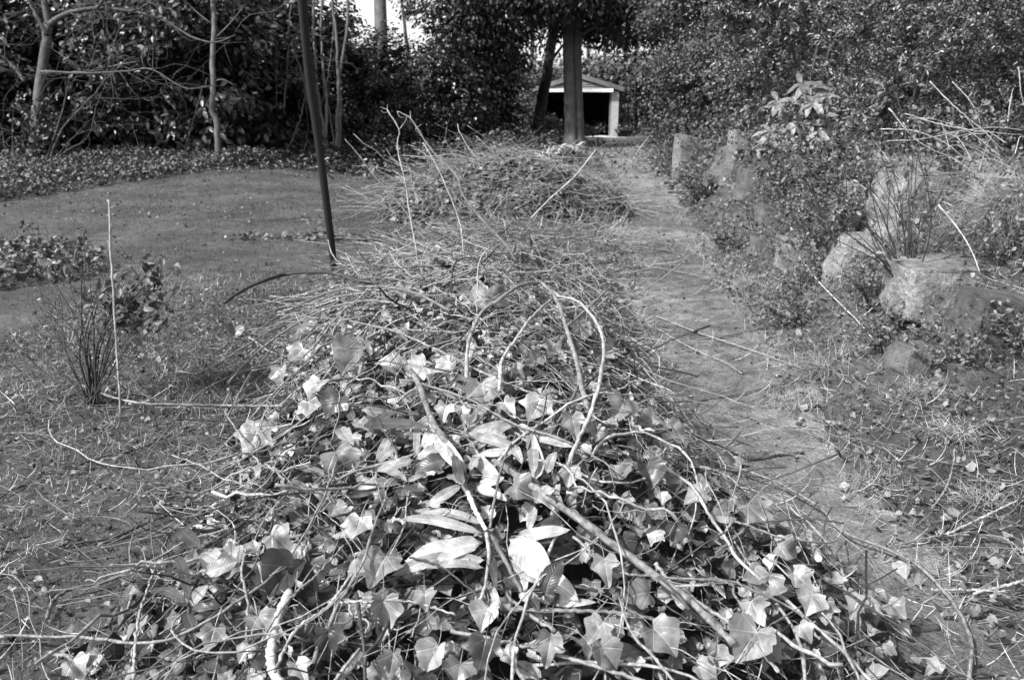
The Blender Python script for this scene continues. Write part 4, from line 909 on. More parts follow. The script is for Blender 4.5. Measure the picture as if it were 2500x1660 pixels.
for k in range(300):
    x, y = rng.normal(-.05, .42), rng.normal(2.9, .75)
    if heap1(x, y) < .1: continue
    L_ = rng.uniform(.07, .15); d_ = nrm(rng.normal(0, 1, 3) * [1, 1, .35]); b_ = np.array([x, y, float(top(x, y)) - rng.uniform(.0, .06)])
    strap(g, b_, b_ + d_ * L_, L_ * rng.uniform(.2, .3), nrm(rng.normal(0, .5, 3) + [0, -.3, .9]), rng.normal(.08, .1), .25, .08, 9, 4, rng.normal(0, .8), k)
tag(obj('pile_leaves', g, M['pile_leaf'], origin=(0, 0, 0)), 'small and half buried ivy leaves throughout the front pile', 'leaves', kind='stuff')
# individual ivy leaves
LG1 = 'ivy leaves lying on the front pile of cuttings'
leaf_me = {}
def leaf_mesh(k, mk):
    if (k, mk) not in leaf_me:
        g = Geo(); g.add(*IVY[k]); leaf_me[(k, mk)] = mesh_from('ivy_leaf', g, M[mk])
    return leaf_me[(k, mk)]
def put_leaf(pos, nor, head, s, k, mk, label):
    o = bpy.data.objects.new('ivy_leaf', leaf_mesh(k, mk)); COL.objects.link(o)
    Rm = frames(np.array([nor]), np.array([head]))[0] ; mt = Matrix.Identity(4)
    for i in range(3):
        for j in range(3): mt[i][j] = Rm[i][j] * s
        mt[i][3] = float(pos[i])
    o.matrix_world = mt; tag(o, label, 'leaf', LG1); return o
# hero leaves: px,py, length px, heading (degrees in image, 0=right, 90=down), tone, label
H = [(930, 1500, 125, 100, 'p', 'large bright ivy leaf with a small hole, low centre of the front pile'), (1040, 1462, 62, 80, 'p', 'white ivy leaf pointing down left of the pale rhododendron leaf tip'),
     (1188, 1505, 78, 95, 'p', 'pale ivy leaf below the cut stem under the rhododendron cluster'), (1085, 1530, 60, 10, 'p', 'pale folded ivy leaf right of the large holed one'),
     (625, 1075, 110, 100, 'm', 'big pale ivy leaf hanging at the left shoulder of the pile'), (835, 1130, 115, 60, 'm', 'broad grey ivy leaf left of the upper rhododendron spray'),
     (990, 722, 62, 90, 'p', 'bright heart shaped leaf alone near the top of the pile'), (1165, 735, 80, 170, 'p', 'bright two-part leaf near the crest'), (1215, 738, 70, 20, 'm', 'grey leaf right of the bright crest leaf'),
     (1300, 640, 60, 60, 'd', 'dark curled leaf standing at the crest'), (1345, 855, 60, 110, 'p', 'smooth pale leaf right of centre below the crest'), (1310, 880, 60, 140, 'p', 'pale leaf tucked under the smooth one'),
     (1425, 800, 80, 120, 'm', 'grey veined leaf under the big arching stem'), (1412, 815, 60, 95, 'p', 'bright ribbed leaf under the big arching stem'), (1480, 860, 60, 150, 'm', 'grey leaf at the right foot of the arching stem'),
     (1020, 905, 70, 150, 'p', 'bright leaf beside the mossy branch upper end'), (1085, 900, 72, 130, 'p', 'pale pointed leaf right of the mossy branch'), (1215, 905, 50, 200, 'p', 'pale leaf between the middle stems'), (1260, 910, 55, 60, 'p', 'pale leaf beside the middle stem'),
     (950, 890, 80, 200, 'm', 'grey leaf left of the mossy branch top'), (870, 880, 105, 110, 'm', 'largest grey leaf on the left of the pile'), (745, 810, 70, 60, 'm', 'grey leaf on the upper left slope'), (730, 870, 75, 120, 'm', 'pale veined leaf on the upper left slope'), (700, 790, 50, 160, 'd', 'dark leaf on the upper left slope'),
     (690, 920, 75, 80, 'p', 'bright pointed leaf on the left slope'), (780, 955, 80, 100, 'p', 'pale leaf hanging on the left slope'), (570, 815, 45, 100, 'p', 'small bright leaf on the grass left of the pile'),
     (820, 990, 80, 110, 'd', 'dark leaf in the hollow on the left'), (760, 1000, 70, 70, 'p', 'pale ragged leaf above the dark hollow'), (860, 1080, 60, 70, 'p', 'pale heart leaf left of the rhododendron spray'), (1085, 1010, 70, 100, 'p', 'bright upright leaf by the mossy branch'),
     (1130, 1010, 60, 80, 'p', 'oval white leaf with two dark holes'), (1155, 1035, 60, 90, 'p', 'white leaf with a dark hole just right of the two holed one'), (1180, 960, 90, 80, 'm', 'grey creased leaf above the rhododendron spray'), (1310, 1000, 95, 110, 'p', 'jagged white leaf right of centre'),
     (1240, 1000, 70, 60, 'p', 'white leaf edge right of the two holed leaf'), (1400, 1040, 85, 80, 'm', 'folded ribbed grey leaf right of the jagged white one'), (1510, 1000, 90, 120, 'm', 'grey leaf on the right shoulder'), (1580, 1030, 55, 160, 'p', 'pale leaf on the right shoulder'), (1650, 1055, 75, 10, 'p', 'pale pointed leaf reaching toward the path'),
     (1620, 1060, 60, 200, 'm', 'grey leaf on the right edge above the path'), (1275, 1195, 90, 30, 'm', 'grey veined leaf right of the upper rhododendron spray'), (1330, 1220, 75, 60, 'm', 'grey leaf beside the thick slanting branch'), (1390, 1160, 60, 100, 'p', 'pale oval leaf above the thick slanting branch'),
     (1580, 1160, 80, 90, 'd', 'curled dark leaf with a bright rim on the right slope'), (1640, 1170, 45, 120, 'p', 'bright curled leaf tip on the right slope'), (1670, 1120, 70, 90, 'd', 'dark round leaf near the path edge'), (1770, 1140, 75, 160, 'm', 'pale leaf by the path edge'), (1800, 1130, 60, 20, 'm', 'grey leaf with a bright corner by the path edge'),
     (1700, 1215, 70, 150, 'p', 'pale leaf on the right slope above dark gap'), (1760, 1260, 65, 170, 'p', 'pale rounded leaf on the right slope'), (1610, 1215, 45, 100, 'p', 'small bright leaf below the curled dark one'), (1840, 1260, 110, 60, 'm', 'mottled grey leaf on the right slope'),
     (1920, 1340, 80, 20, 'p', 'bright star shaped leaf on the right flank'), (1950, 1420, 90, 60, 'p', 'large smooth pale leaf on the right flank'), (1870, 1430, 95, 110, 'p', 'pale rounded leaf below the star shaped one'), (1840, 1410, 60, 170, 'm', 'pale leaf tucked under the rounded ones'),
     (1975, 1470, 75, 110, 'p', 'pale heart leaf at the right foot of the pile'), (2010, 1490, 75, 90, 'm', 'grey leaf beside the heart leaf at the foot'), (2090, 1470, 75, 110, 'p', 'pale leaf on the ground under the right flank'), (2130, 1500, 50, 60, 'p', 'small pale leaf right of the dark hollow'),
     (2180, 1490, 60, 60, 'p', 'pointed pale leaf alone on the soil near the log'), (1830, 1570, 120, 120, 'p', 'big pale leaf low on the right, crossed by a stem'), (1870, 1590, 80, 60, 'm', 'grey lobe right of the big pale leaf'), (1840, 1490, 85, 70, 'p', 'pale leaf above the big crossed one'), (1960, 1540, 60, 60, 'p', 'bright split leaf near the bottom right of the pile'),
     (2280, 1630, 60, 140, 'p', 'pale leaf lying on bare soil at the bottom right'), (2170, 1590, 40, 30, 'p', 'small pale leaf on soil below the log'), (2220, 1390, 50, 60, 'p', 'pale leaf caught on the long right stem'), (2055, 1190, 30, 80, 'p', 'small bright leaf on the path'),
     (520, 1555, 80, 100, 'p', 'bright kite shaped leaf at the lower left'), (600, 1590, 55, 120, 'p', 'pale folded leaf at the lower left corner of the pile'), (230, 1610, 60, 130, 'p', 'pale leaf tip on the moss at the bottom left'), (190, 1630, 70, 60, 'p', 'spotted pale leaf at the bottom left'), (120, 1640, 70, 20, 'd', 'dark leaf at the very bottom left'),
     (560, 1380, 85, 160, 'm', 'grey leaf behind the dark oval laurel leaf'), (520, 1375, 80, 200, 'm', 'pale leaf left of the bright square one'), (730, 1350, 55, 100, 'p', 'bright square white leaf on the left slope'), (610, 1340, 60, 190, 'p', 'pale folded leaf on the left slope'), (680, 1320, 75, 40, 'p', 'pale leaf with a raised spot on the left slope'),
     (700, 1410, 120, 120, 'd', 'large dark veined leaf on the left'), (760, 1400, 90, 80, 'd', 'dark rounded leaf beside the large dark one'), (880, 1290, 90, 90, 'm', 'grey leaf above the pale rhododendron leaves'), (900, 1270, 60, 150, 'm', 'grey leaf left of the curved rhododendron leaf'), (830, 1250, 70, 60, 'm', 'soft grey leaf on the left middle'),
     (930, 1390, 110, 110, 'p', 'broad pale veined leaf left of the white rhododendron leaves'), (870, 1390, 60, 200, 'm', 'grey leaf left of the broad pale one'), (640, 1520, 70, 60, 'm', 'grey leaf left of the birch like stem'), (670, 1555, 60, 80, 'p', 'curled pale leaf covering the birch like stem'), (800, 1560, 90, 90, 'd', 'dark leaf at the bottom left middle'),
     (730, 1640, 80, 70, 'p', 'pale leaf at the bottom beside the birch like stem'), (960, 1620, 90, 90, 'm', 'grey leaf at the bottom edge below the holed leaf'), (1060, 1600, 85, 110, 'p', 'pale leaf at the bottom edge left of centre'), (1120, 1640, 75, 100, 'p', 'pale leaf at the bottom edge centre'), (1180, 1590, 110, 100, 'd', 'dark leaf at the bottom centre'),
     (1240, 1600, 60, 60, 'p', 'bright leaf at the bottom centre right'), (1340, 1580, 100, 100, 'm', 'grey leaf at the bottom right of centre'), (1460, 1540, 80, 120, 'p', 'pale mottled leaf right of the bottom centre'), (1480, 1600, 85, 60, 'm', 'folded grey leaf right of the bottom centre'), (1610, 1560, 110, 60, 'm', 'wide grey leaf with three lobes at the lower right'),
     (1690, 1500, 60, 60, 'd', 'dark leaf under the slanting stems at the lower right'), (1560, 1450, 90, 170, 'm', 'grey leaf below the thick branch'), (1480, 1390, 95, 80, 'm', 'grey leaf hanging under the thick branch'), (1650, 1300, 60, 100, 'd', 'dark shiny leaf right of the thick branch'), (1530, 1330, 60, 60, 'd', 'dark cupped leaf beside the thick branch')]
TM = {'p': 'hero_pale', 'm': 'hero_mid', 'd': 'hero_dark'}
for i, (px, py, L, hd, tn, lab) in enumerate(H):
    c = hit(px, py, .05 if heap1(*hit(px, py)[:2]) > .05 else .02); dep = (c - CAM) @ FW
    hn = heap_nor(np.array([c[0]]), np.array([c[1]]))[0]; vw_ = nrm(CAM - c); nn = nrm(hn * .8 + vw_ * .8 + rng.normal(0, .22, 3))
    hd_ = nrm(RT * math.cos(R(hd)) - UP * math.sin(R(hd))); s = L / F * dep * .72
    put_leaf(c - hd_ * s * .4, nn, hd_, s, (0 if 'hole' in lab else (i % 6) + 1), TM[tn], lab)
nr = 300 - len(H)
p = heap_pts(nr, heap1, -1.5, 1.4, 1.3, 6.8, .08, lambda x, y: np.clip((5.5 - y) / 3, .35, 1)); nor = heap_nor(p[:, 0], p[:, 1])
for i in range(nr):
    x, y = p[i]; nn = nrm(nor[i] + rng.normal(0, .4, 3) + [0, -.35, 0]); pl = rng.random()
    put_leaf((x, y, float(top(x, y)) + rng.uniform(-.01, .03)), nn, rng.normal(0, 1, 3) + [0, -.4, 0], rng.uniform(.028, .062), int(rng.integers(0, 10)), 'hero_pale' if pl < .15 else 'pile_leaf', 'ivy leaf lying loose among the tangled stems of the front pile')
# ---------------------------------------------------------------- rhododendron cuttings in the front pile
def strap_px(t, b, tpx, wpx, tone, lb=.06, lt=.06, sag=.1, fold=.2, twist=0.0, seed=0, roll=0.0):
    B = hit(b[0], b[1], lb); T = hit(tpx[0], tpx[1], lt); dep = (B - CAM) @ FW; mid = (B + T) / 2
    nn = nrm(heap_nor(mid[:1], mid[1:2])[0] * .7 + nrm(CAM - mid) * .9); ax = nrm(T - B); sd = np.cross(ax, nn); nn = nrm(nn + sd * roll)
    g = Geo(); strap(g, B, T, wpx / F * dep, nn, sag, fold, .10, 18, 6, twist, seed); obj('leaf', g, M[{'p': 'rh_pale', 'm': 'rh_mid', 'd': 'rh_dark'}[tone]], t)
def c8(x, y): return (800 + x * .3827, 1060 + y * .3827)
def c5(x, y): return (800 + x * .3827, 500 + y * .3827)
def cutting(center, label, leaves, stems):
    b = hit(center[0], center[1]); t = thing('rhododendron_cutting', b, label, 'cutting')
    for i, a in enumerate(leaves): strap_px(t, *a[:4], **(a[4] if len(a) > 4 else {}), seed=i + int(center[0]))
    for (pp, r, mk, lf) in stems:
        g = Geo(); k = len(pp); l_ = np.interp(np.linspace(0, 1, k), np.linspace(0, 1, len(lf)), lf)
        P = smooth_path([hit(x, y, l) for (x, y), l in zip(pp, l_)], 26); tubes(g, P + rng.normal(0, .0008, P.shape), np.linspace(r, r * .7, 26) * (1 + .08 * rng.normal(size=26)), 9); obj('stem', g, M[mk], t)
cutting((1190, 1300), 'rhododendron cutting with broad white leaves at the centre of the front pile', [
    (c8(990, 690), c8(490, 800), 58, 'p', dict(lt=.05, roll=.1)), (c8(880, 800), c8(400, 890), 34, 'p', dict(lt=.04, lb=.04)), (c8(1000, 610), c8(460, 570), 26, 'p', dict(sag=.16, twist=.8)), (c8(1000, 600), c8(560, 470), 22, 'm', dict(lb=.03, lt=.02)),
    (c8(1160, 670), c8(1430, 970), 72, 'p', dict(lb=.08, sag=.08)), (c8(1160, 800), c8(1400, 960), 30, 'm', dict(lb=.05, lt=.05)), (c8(1200, 640), c8(1555, 615), 34, 'p', dict(twist=.7, sag=.14)), (c8(1240, 690), c8(1440, 680), 20, 'd', dict(lb=.05)),
    (c8(1280, 850), c8(1590, 1075), 52, 'p', dict(lb=.03)), (c8(1330, 1050), c8(1715, 1065), 26, 'p', dict(lb=.03)), (c8(1390, 1040), c8(1490, 800), 50, 'd', dict(lb=.1, lt=.14)), (c8(1350, 1060), c8(1220, 1020), 30, 'p', {}), (c8(1250, 1010), c8(1200, 860), 34, 'p', dict(lb=.04, lt=.02)),
    (c8(1000, 860), c8(640, 850), 22, 'm', dict(sag=.12)), (c8(1005, 790), c8(740, 800), 24, 'p', dict(lb=.04)), (c8(1000, 740), c8(700, 790), 30, 'd', dict(lb=.03, lt=.02)), (c8(1055, 750), c8(1060, 990), 22, 'd', dict(lt=.1)), (c8(1050, 940), c8(1100, 1160), 18, 'p', {}), (c8(1100, 830), c8(1160, 1040), 34, 'd', dict(lb=.03, lt=.02)),
    (c8(1210, 1000), c8(1130, 900), 30, 'm', dict(lb=.02)), (c8(1270, 610), c8(1340, 480), 22, 'm', {}), (c8(1380, 1060), c8(1475, 1030), 34, 'd', dict(lb=.05)), (c8(1290, 1030), c8(1340, 1130), 28, 'd', {})],
    [([(1022 + 115, 1190), (1160, 1244), (1187, 1293)], .008, 'pale', (.05, .07, .08)), ([(1187, 1300), (1194, 1351), (1183, 1435), (1164, 1477)], .0055, 'stem', (.09, .1, .08)), ([(1198, 1305), (1232, 1366), (1275, 1447)], .0075, 'stemm', (.08, .07, .04)), ([(1195, 1290), (1215, 1180), (1235, 1110), (1260, 1060)], .004, 'stemm', (.08, .1, .06))])
cutting((1133, 1190), 'rhododendron cutting with curled narrow leaves above the broad white leaves', [
    (c8(860, 330), c8(615, 455), 26, 'm', dict(sag=.14)), (c8(900, 260), c8(690, -10), 40, 'p', dict(sag=.12, twist=.5)), (c8(885, 330), c8(790, 140), 26, 'd', dict(lb=.1, lt=.1)), (c8(960, 330), c8(1125, 270), 28, 'p', {}), (c8(960, 320), c8(1140, 430), 24, 'p', dict(twist=.5)), (c8(1110, 300), c8(930, 130), 36, 'm', {}),
    (c8(880, 330), c8(1060, 400), 22, 'd', dict(lb=.03)), (c8(770, 170), c8(550, 240), 44, 'd', {}), (c8(640, 260), c8(500, 300), 16, 'm', {}), (c8(890, 250), c8(990, 260), 26, 'd', dict(lb=.08)), (c8(920, 240), c8(950, 140), 20, 'p', dict(lb=.1))],
    [([(984, 879), (1022, 936), (1037, 982), (1060, 1036), (1091, 1082), (1120, 1150), (1140, 1200)], .0125, 'moss', (.03, .08, .10, .08, .06))])
cutting((1000, 1110), 'rhododendron cutting spreading left with long grey and pale leaves', [
    (c8(550, 160), c8(310, 235), 28, 'p', dict(sag=.12)), (c8(320, 190), c8(465, 75), 24, 'p', {}), (c8(560, 150), c8(760, 90), 26, 'p', {}), (c8(600, 100), c8(700, -40), 34, 'p', {}), (c8(560, 140), c8(560, -60), 20, 'm', {}), (c8(310, 190), c8(400, 20), 30, 'm', {}), (c8(380, 230), c8(500, 310), 20, 'm', {}),
    (c5(240, 1385), c5(640, 1425), 32, 'd', dict(lb=.1, lt=.1, sag=.1)), (c5(300, 1350), c5(580, 1350), 16, 'd', dict(lb=.07)), (c5(90, 1420), c5(160, 1540), 34, 'm', {}), (c5(200, 1370), c5(290, 1460), 34, 'm', {}), (c5(650, 1440), c5(440, 1420), 18, 'm', {})],
    [([(800, 1180), (870, 1150), (960, 1125), (1010, 1110)], .006, 'stemm', (.05, .06)),])
cutting((1270, 1060), 'rhododendron cutting with an upright white leaf beside a dark hollow', [
    (c8(1325, 275), c8(1245, -60), 30, 'p', dict(sag=.05, lb=.06, lt=.06)), (c8(1340, 285), c8(1300, 0), 34, 'p', dict(sag=-.22, twist=.9, lt=.12, lb=.06)), (c8(1400, 250), c8(1460, 110), 26, 'm', dict(lt=.1)), (c8(1220, 90), c8(950, 150), 22, 'm', {}), (c8(1230, 100), c8(900, -20), 26, 'm', {}), (c8(1200, 70), c8(1240, 190), 22, 'p', {}), (c8(1310, 0), c8(1580, 90), 26, 'm', dict(lb=.07)),
    (c5(900, 1450), c5(1180, 1400), 24, 'm', {}), (c5(900, 1440), c5(1050, 1250), 26, 'm', dict(roll=.4)), (c5(960, 1440), c5(1150, 1480), 22, 'p', {}), (c5(1180, 1400), c5(1020, 1500), 22, 'm', {}), (c5(1200, 1410), c5(1400, 1520), 20, 'p', {})],
    [([(1160, 1060), (1230, 1045), (1290, 1080), (1330, 1110)], .006, 'stemm', (.03, .04)),])
cutting((500, 1410), 'laurel cutting with dark smooth leaves at the lower left', [
    ((497, 1335), (440, 1290), 36, 'd', dict(lb=.09, lt=.12)), ((463, 1470), (425, 1360), 28, 'd', dict(lb=.08, lt=.1, twist=.5)), ((450, 1480), (372, 1440), 26, 'd', dict(lb=.08, lt=.08)), ((465, 1480), (512, 1430), 32, 'm', dict(lb=.06, lt=.1)), ((500, 1400), (578, 1370), 44, 'm', dict(lb=.07)), ((465, 1490), (540, 1475), 22, 'd', {}), ((462, 1495), (470, 1570), 30, 'd', {}), ((500, 1345), (540, 1390), 40, 'p', {})],
    [([(490, 1400), (465, 1470), (460, 1530), (480, 1590)], .006, 'stemd', (.08, .05, .0)), ([(497, 1335), (560, 1300), (640, 1240)], .004, 'stemd', (.1, .06))])
# ---------------------------------------------------------------- stems: hand placed
SGR = 'cut stems lying in the front pile'
HS = [  # points, r0, r1, material, lifts, label
 ([(945, 268), (974, 318), (970, 360), (988, 440), (1003, 536), (1014, 597), (1022, 650)], .0045, .0075, 'stem', None, 'tall pale twig standing left of the kinked one above the crest', 5.4),
 ([(970, 272), (1003, 291), (1033, 337), (1064, 379), (1114, 429), (1133, 482), (1183, 543), (1236, 600), (1262, 640)], .004, .013, 'stemm', None, 'tall branching twig curving right down to a dark thick base', 5.2),
 ([(1033, 348), (1064, 402), (1102, 486), (1125, 555), (1131, 610), (1135, 660)], .004, .006, 'stem', None, 'slender upright twig right of the tall pale one', 5.5),
 ([(842, 340), (876, 379), (915, 432), (945, 463), (995, 524), (1040, 590)], .0035, .005, 'stemm', None, 'thin twig slanting up left toward the pole', 6.2),
 ([(1163, 333), (1202, 371), (1240, 406), (1290, 470)], .008, .008, 'stem', None, 'short pale twig pointing up left over the far pile', 10.5),
 ([(1454, 367), (1405, 429), (1351, 478), (1297, 532)], .008, .01, 'pale', None, 'bright straight stalk pointing up right beside the path', 9.0),
 ([(547, 739), (593, 709), (650, 684), (708, 668), (804, 666), (876, 684), (930, 690), (984, 680)], .012, .015, 'stemd', (.05, .14, .16, .1, .06), 'thick dark stem arching over the left shoulder of the pile', 0),
 ([(199, 940), (268, 967), (344, 984), (459, 988), (574, 990), (689, 992)], .006, .0055, 'stemm', (.05, .08, .05, .05), 'smooth stem reaching left onto the lawn', 0),
 ([(685, 814), (650, 867), (608, 917), (566, 997), (536, 1066)], .0045, .004, 'stem', (.08, .06), 'straight stem running down the left slope', 0),
 ([(792, 837), (727, 902), (650, 978), (597, 1036), (536, 1097), (470, 1170)], .004, .003, 'stem', (.1, .06), 'long thin stem crossing the left slope', 0),
 ([(904, 714), (804, 730), (708, 779), (612, 837), (497, 905), (430, 906)], .006, .004, 'stem', (.08, .08, .1, .04), 'long curved stem sweeping left from the crest', 0),
 ([(900, 770), (780, 800), (700, 870), (620, 900), (500, 950), (400, 1060), (360, 1100)], .005, .003, 'stemm', (.08, .08, .06, .02), 'stem sweeping down left to the grass', 0),
 ([(620, 812), (700, 760), (800, 715), (900, 700), (1010, 715), (1100, 760)], .006, .008, 'stemm', (.05, .12, .14, .06), 'grey branch arching below the dark one', 0),
 ([(560, 930), (640, 850), (760, 770), (880, 735), (1000, 745)], .0055, .007, 'stem', (.06, .14, .12, .06), 'bent stem arching over the left upper slope', 0),
 ([(1240, 520), (1285, 560), (1300, 605), (1330, 650)], .006, .009, 'stemd', (.3, .2, .05), 'dark bent branch rising behind the crest', 0),
 ([(424, 770), (520, 774), (600, 778), (700, 780)], .0035, .003, 'stemd', (.04, .05), 'straight dark twig poking left above the lawn', 0),
 ([(1148, 971), (1139, 902), (1144, 837), (1171, 768), (1221, 730), (1267, 699), (1317, 691), (1355, 726), (1382, 799), (1405, 875), (1428, 978), (1440, 1010)], .0075, .0095, 'stem', (.03, .14, .2, .2, .14, .06), 'long stem looping over the middle of the pile like a hoop', 0),
 ([(1359, 722), (1412, 737), (1458, 791), (1474, 844), (1466, 921), (1443, 1005), (1412, 1074), (1380, 1150)], .0075, .0075, 'stem', (.12, .2, .2, .12, .05), 'big smooth arching stem on the right of the pile', 0),
 ([(1347, 730), (1297, 776), (1259, 829), (1225, 883), (1219, 955)], .0065, .0075, 'stem', (.12, .14, .1), 'curved stem dropping left from the hoop', 0),
 ([(1481, 709), (1428, 760), (1380, 800)], .008, .008, 'stemm', (.16, .1), 'short cut stub pointing up right', 0),
 ([(1206, 1125), (1278, 1171), (1386, 1247), (1527, 1351), (1620, 1420), (1700, 1481), (1790, 1570)], .012, .011, 'moss', (.05, .07, .07, .06), 'thick bare branch slanting down right across the pile', 0),
 ([(708, 1443), (685, 1492), (666, 1557), (664, 1626), (689, 1680)], .0125, .012, 'pale', (.05, .06, .05), 'thick pale birch like stem at the lower left', 0),
 ([(0, 1552), (191, 1554), (325, 1569), (421, 1557), (536, 1496), (666, 1404), (740, 1310), (800, 1190), (830, 1100)], .0045, .0035, 'stem', (.03, .06, .08, .08, .06), 'very long stem from the bottom left edge curving up the pile', 0),
 ([(115, 1508), (130, 1466), (172, 1439), (268, 1416), (383, 1362), (455, 1320), (560, 1290)], .006, .004, 'stemm', (.02, .03, .04), 'bowed grey branch on the moss at the lower left', 0),
 ([(142, 1332), (276, 1311), (344, 1282), (429, 1248), (470, 1225)], .005, .006, 'stemd', (.015, .03), 'dark knotted twig lying on the moss', 0),
 ([(190, 1135), (260, 1112), (340, 1095), (420, 1060)], .0045, .003, 'stemd', (.015, .03), 'dark forked twig lying on the left grass', 0),
 ([(0, 1215), (40, 1190), (100, 1165)], .0045, .004, 'stemd', (.015, .02), 'short dark twig at the left edge', 0),
 ([(1673, 1091), (1753, 1129), (1868, 1163), (1975, 1221), (2013, 1248), (2060, 1300), (2174, 1343), (2250, 1389), (2327, 1473), (2373, 1569), (2361, 1680)], .0055, .006, 'stem', (.05, .06, .06, .05, .04, .03), 'longest stem, sweeping along the right side to the bottom edge', 0),
 ([(1619, 1140), (1688, 1186), (1726, 1247), (1765, 1305), (1807, 1370), (1900, 1450), (1983, 1519), (2075, 1607), (2140, 1680)], .005, .0045, 'stem', (.08, .08, .06, .05), 'stem running down the right flank to the bottom edge', 0),
 ([(1600, 1374), (1638, 1424), (1715, 1477), (1830, 1554), (1900, 1640)], .006, .005, 'stem', (.06, .06), 'stem parallel to the thick slanting branch at the lower right', 0),
 ([(1400, 1310), (1500, 1390), (1600, 1408), (1765, 1416), (1837, 1439), (1944, 1492), (2000, 1560)], .004, .0035, 'stem', (.06, .08, .06), 'stem bending level then down at the lower right', 0),
 ([(1765, 1310), (1780, 1285), (1800, 1275), (1900, 1310), (1980, 1322), (2035, 1322), (2050, 1300)], .004, .003, 'stem', (.06, .08, .06), 'curled tendril stem on the right flank', 0),
 ([(2274, 1439), (2453, 1441)], .0045, .0045, 'pale', (.03, .03), 'short level white straw at the right', 0),
 ([(2377, 1448), (2500, 1418)], .005, .005, 'pale', (.04, .05), 'white straw cut by the right edge', 0),
 ([(2308, 1305), (2400, 1262), (2484, 1221)], .0045, .004, 'pale', (.03, .05), 'pale straw slanting up to the right edge', 0),
 ([(2185, 1330), (2300, 1308), (2440, 1310), (2500, 1350)], .004, .003, 'stemm', (.03, .04), 'grey twig near the right edge', 0),
 ([(2275, 1240), (2310, 1190), (2328, 1130), (2330, 1095)], .0045, .003, 'stemm', (.02, .1), 'curved grey twig upright on the verge', 0),
 ([(1102, 714), (1106, 653), (1129, 630), (1167, 634), (1187, 661), (1200, 700)], .005, .004, 'stemd', (.04, .14, .12, .05), 'dark hooked stem at the crest', 0),
 ([(984, 649), (1106, 645), (1183, 626), (1297, 607), (1412, 577), (1508, 563), (1565, 565), (1592, 592), (1585, 622), (1527, 638), (1431, 634)], .004, .003, 'stemm', (.06, .1, .14, .2, .24, .2, .1), 'long twig arching right from the crest and curling back', 0),
 ([(831, 779), (950, 805), (1060, 850), (1180, 910), (1300, 960), (1420, 1000)], .0055, .004, 'stem', (.06, .07, .05), 'long straight stem crossing the upper middle', 0),
 ([(1030, 936), (1144, 975), (1259, 1036), (1366, 1070), (1428, 1100), (1520, 1160)], .0045, .003, 'stemm', (.07, .09, .06), 'thin stem crossing above the rhododendron leaves', 0),
 ([(1343, 1063), (1390, 985), (1431, 906)], .0065, .006, 'stemm', (.05, .1), 'straight stem leaning up right in the middle', 0),
 ([(900, 560), (1020, 610), (1130, 645), (1250, 660), (1380, 690)], .004, .003, 'stem', (.1, .08), 'thin stem along the crest', 0),
 ([(912, 560), (1010, 590), (1090, 608), (1200, 600)], .0035, .003, 'stem', (.14, .06), 'thin pale stem rising left at the crest', 0),
 ([(1440, 700), (1540, 760), (1600, 850), (1625, 880)], .005, .004, 'stemm', (.06, .06), 'stem falling to the path edge', 0),
 ([(1600, 770), (1700, 810), (1850, 860), (1960, 900)], .004, .003, 'stem', (.03, .03), 'pale stem lying out across the path', 0),
 ([(1600, 800), (1690, 850), (1760, 880), (1812, 912)], .0035, .003, 'stem', (.03, .03), 'pale twig on the path below the other', 0),
 ([(1700, 830), (1840, 805), (1900, 775), (2000, 705), (2030, 670)], .006, .004, 'stemm', (.02, .03, .08), 'grey twig bending up from the path to the verge', 0),
 ([(1740, 1120), (1850, 1120), (1900, 1112), (1962, 1105)], .005, .006, 'stemd', (.02, .02), 'black stick lying on the path', 0),
 ([(1600, 980), (1700, 978), (1800, 960), (1950, 928)], .005, .003, 'stemm', (.04, .02), 'grey stem crossing onto the path', 0),
 ([(530, 536), (640, 540), (760, 530)], .006, .004, 'stemd', (.02, .02), 'thin dark stick on the far lawn', 0),
 ([(1000, 1360), (1080, 1385), (1200, 1480), (1260, 1500)], .003, .003, 'stemd', (.08, .07), 'thin dark tendril under the white leaves', 0),
 ([(1230, 1487), (1380, 1490), (1500, 1495), (1640, 1520)], .0055, .005, 'stemm', (.05, .04), 'level grey stem below the white leaves', 0),
 ([(1100, 1540), (1250, 1570), (1370, 1600), (1500, 1640), (1620, 1680)], .0055, .005, 'stem', (.05, .04), 'pale stem running out at the bottom centre', 0),
 ([(800, 1470), (900, 1468), (1010, 1470), (1110, 1500)], .0035, .003, 'stem', (.07, .05), 'thin level stem above the large holed leaf', 0),
 ([(850, 1460), (860, 1500), (900, 1520), (880, 1560)], .003, .003, 'stem', (.07, .05), 'looped tendril left of the large holed leaf', 0),
 ([(640, 1560), (700, 1470), (780, 1395), (840, 1330)], .004, .003, 'stem', (.08, .08), 'stem over the pale birch like one', 0),
 ([(670, 1640), (720, 1540), (800, 1480), (860, 1400)], .0045, .004, 'stem', (.09, .08), 'pale stem rising right from the bottom left', 0),
 ([(600, 1340), (590, 1400), (605, 1470), (602, 1560), (600, 1620)], .0035, .003, 'stem', (.1, .08, .05), 'thin dangling stem on the lower left', 0),
 ([(380, 1380), (360, 1440), (340, 1500), (330, 1580), (325, 1660)], .0035, .004, 'stem', (.1, .05), 'thin stem standing over the lower left edge', 0)]
for (pp, r0, r1, mk, lf, lab, dd) in HS:
    if lf is None: px_stem('trimmed_vine', pp, r0, r1, M[mk], lab, 'vine', SGR, depth=dd, n=40)
    else: px_stem('trimmed_vine', pp, r0, r1, M[mk], lab, 'vine', SGR, lifts=lf, n=44)
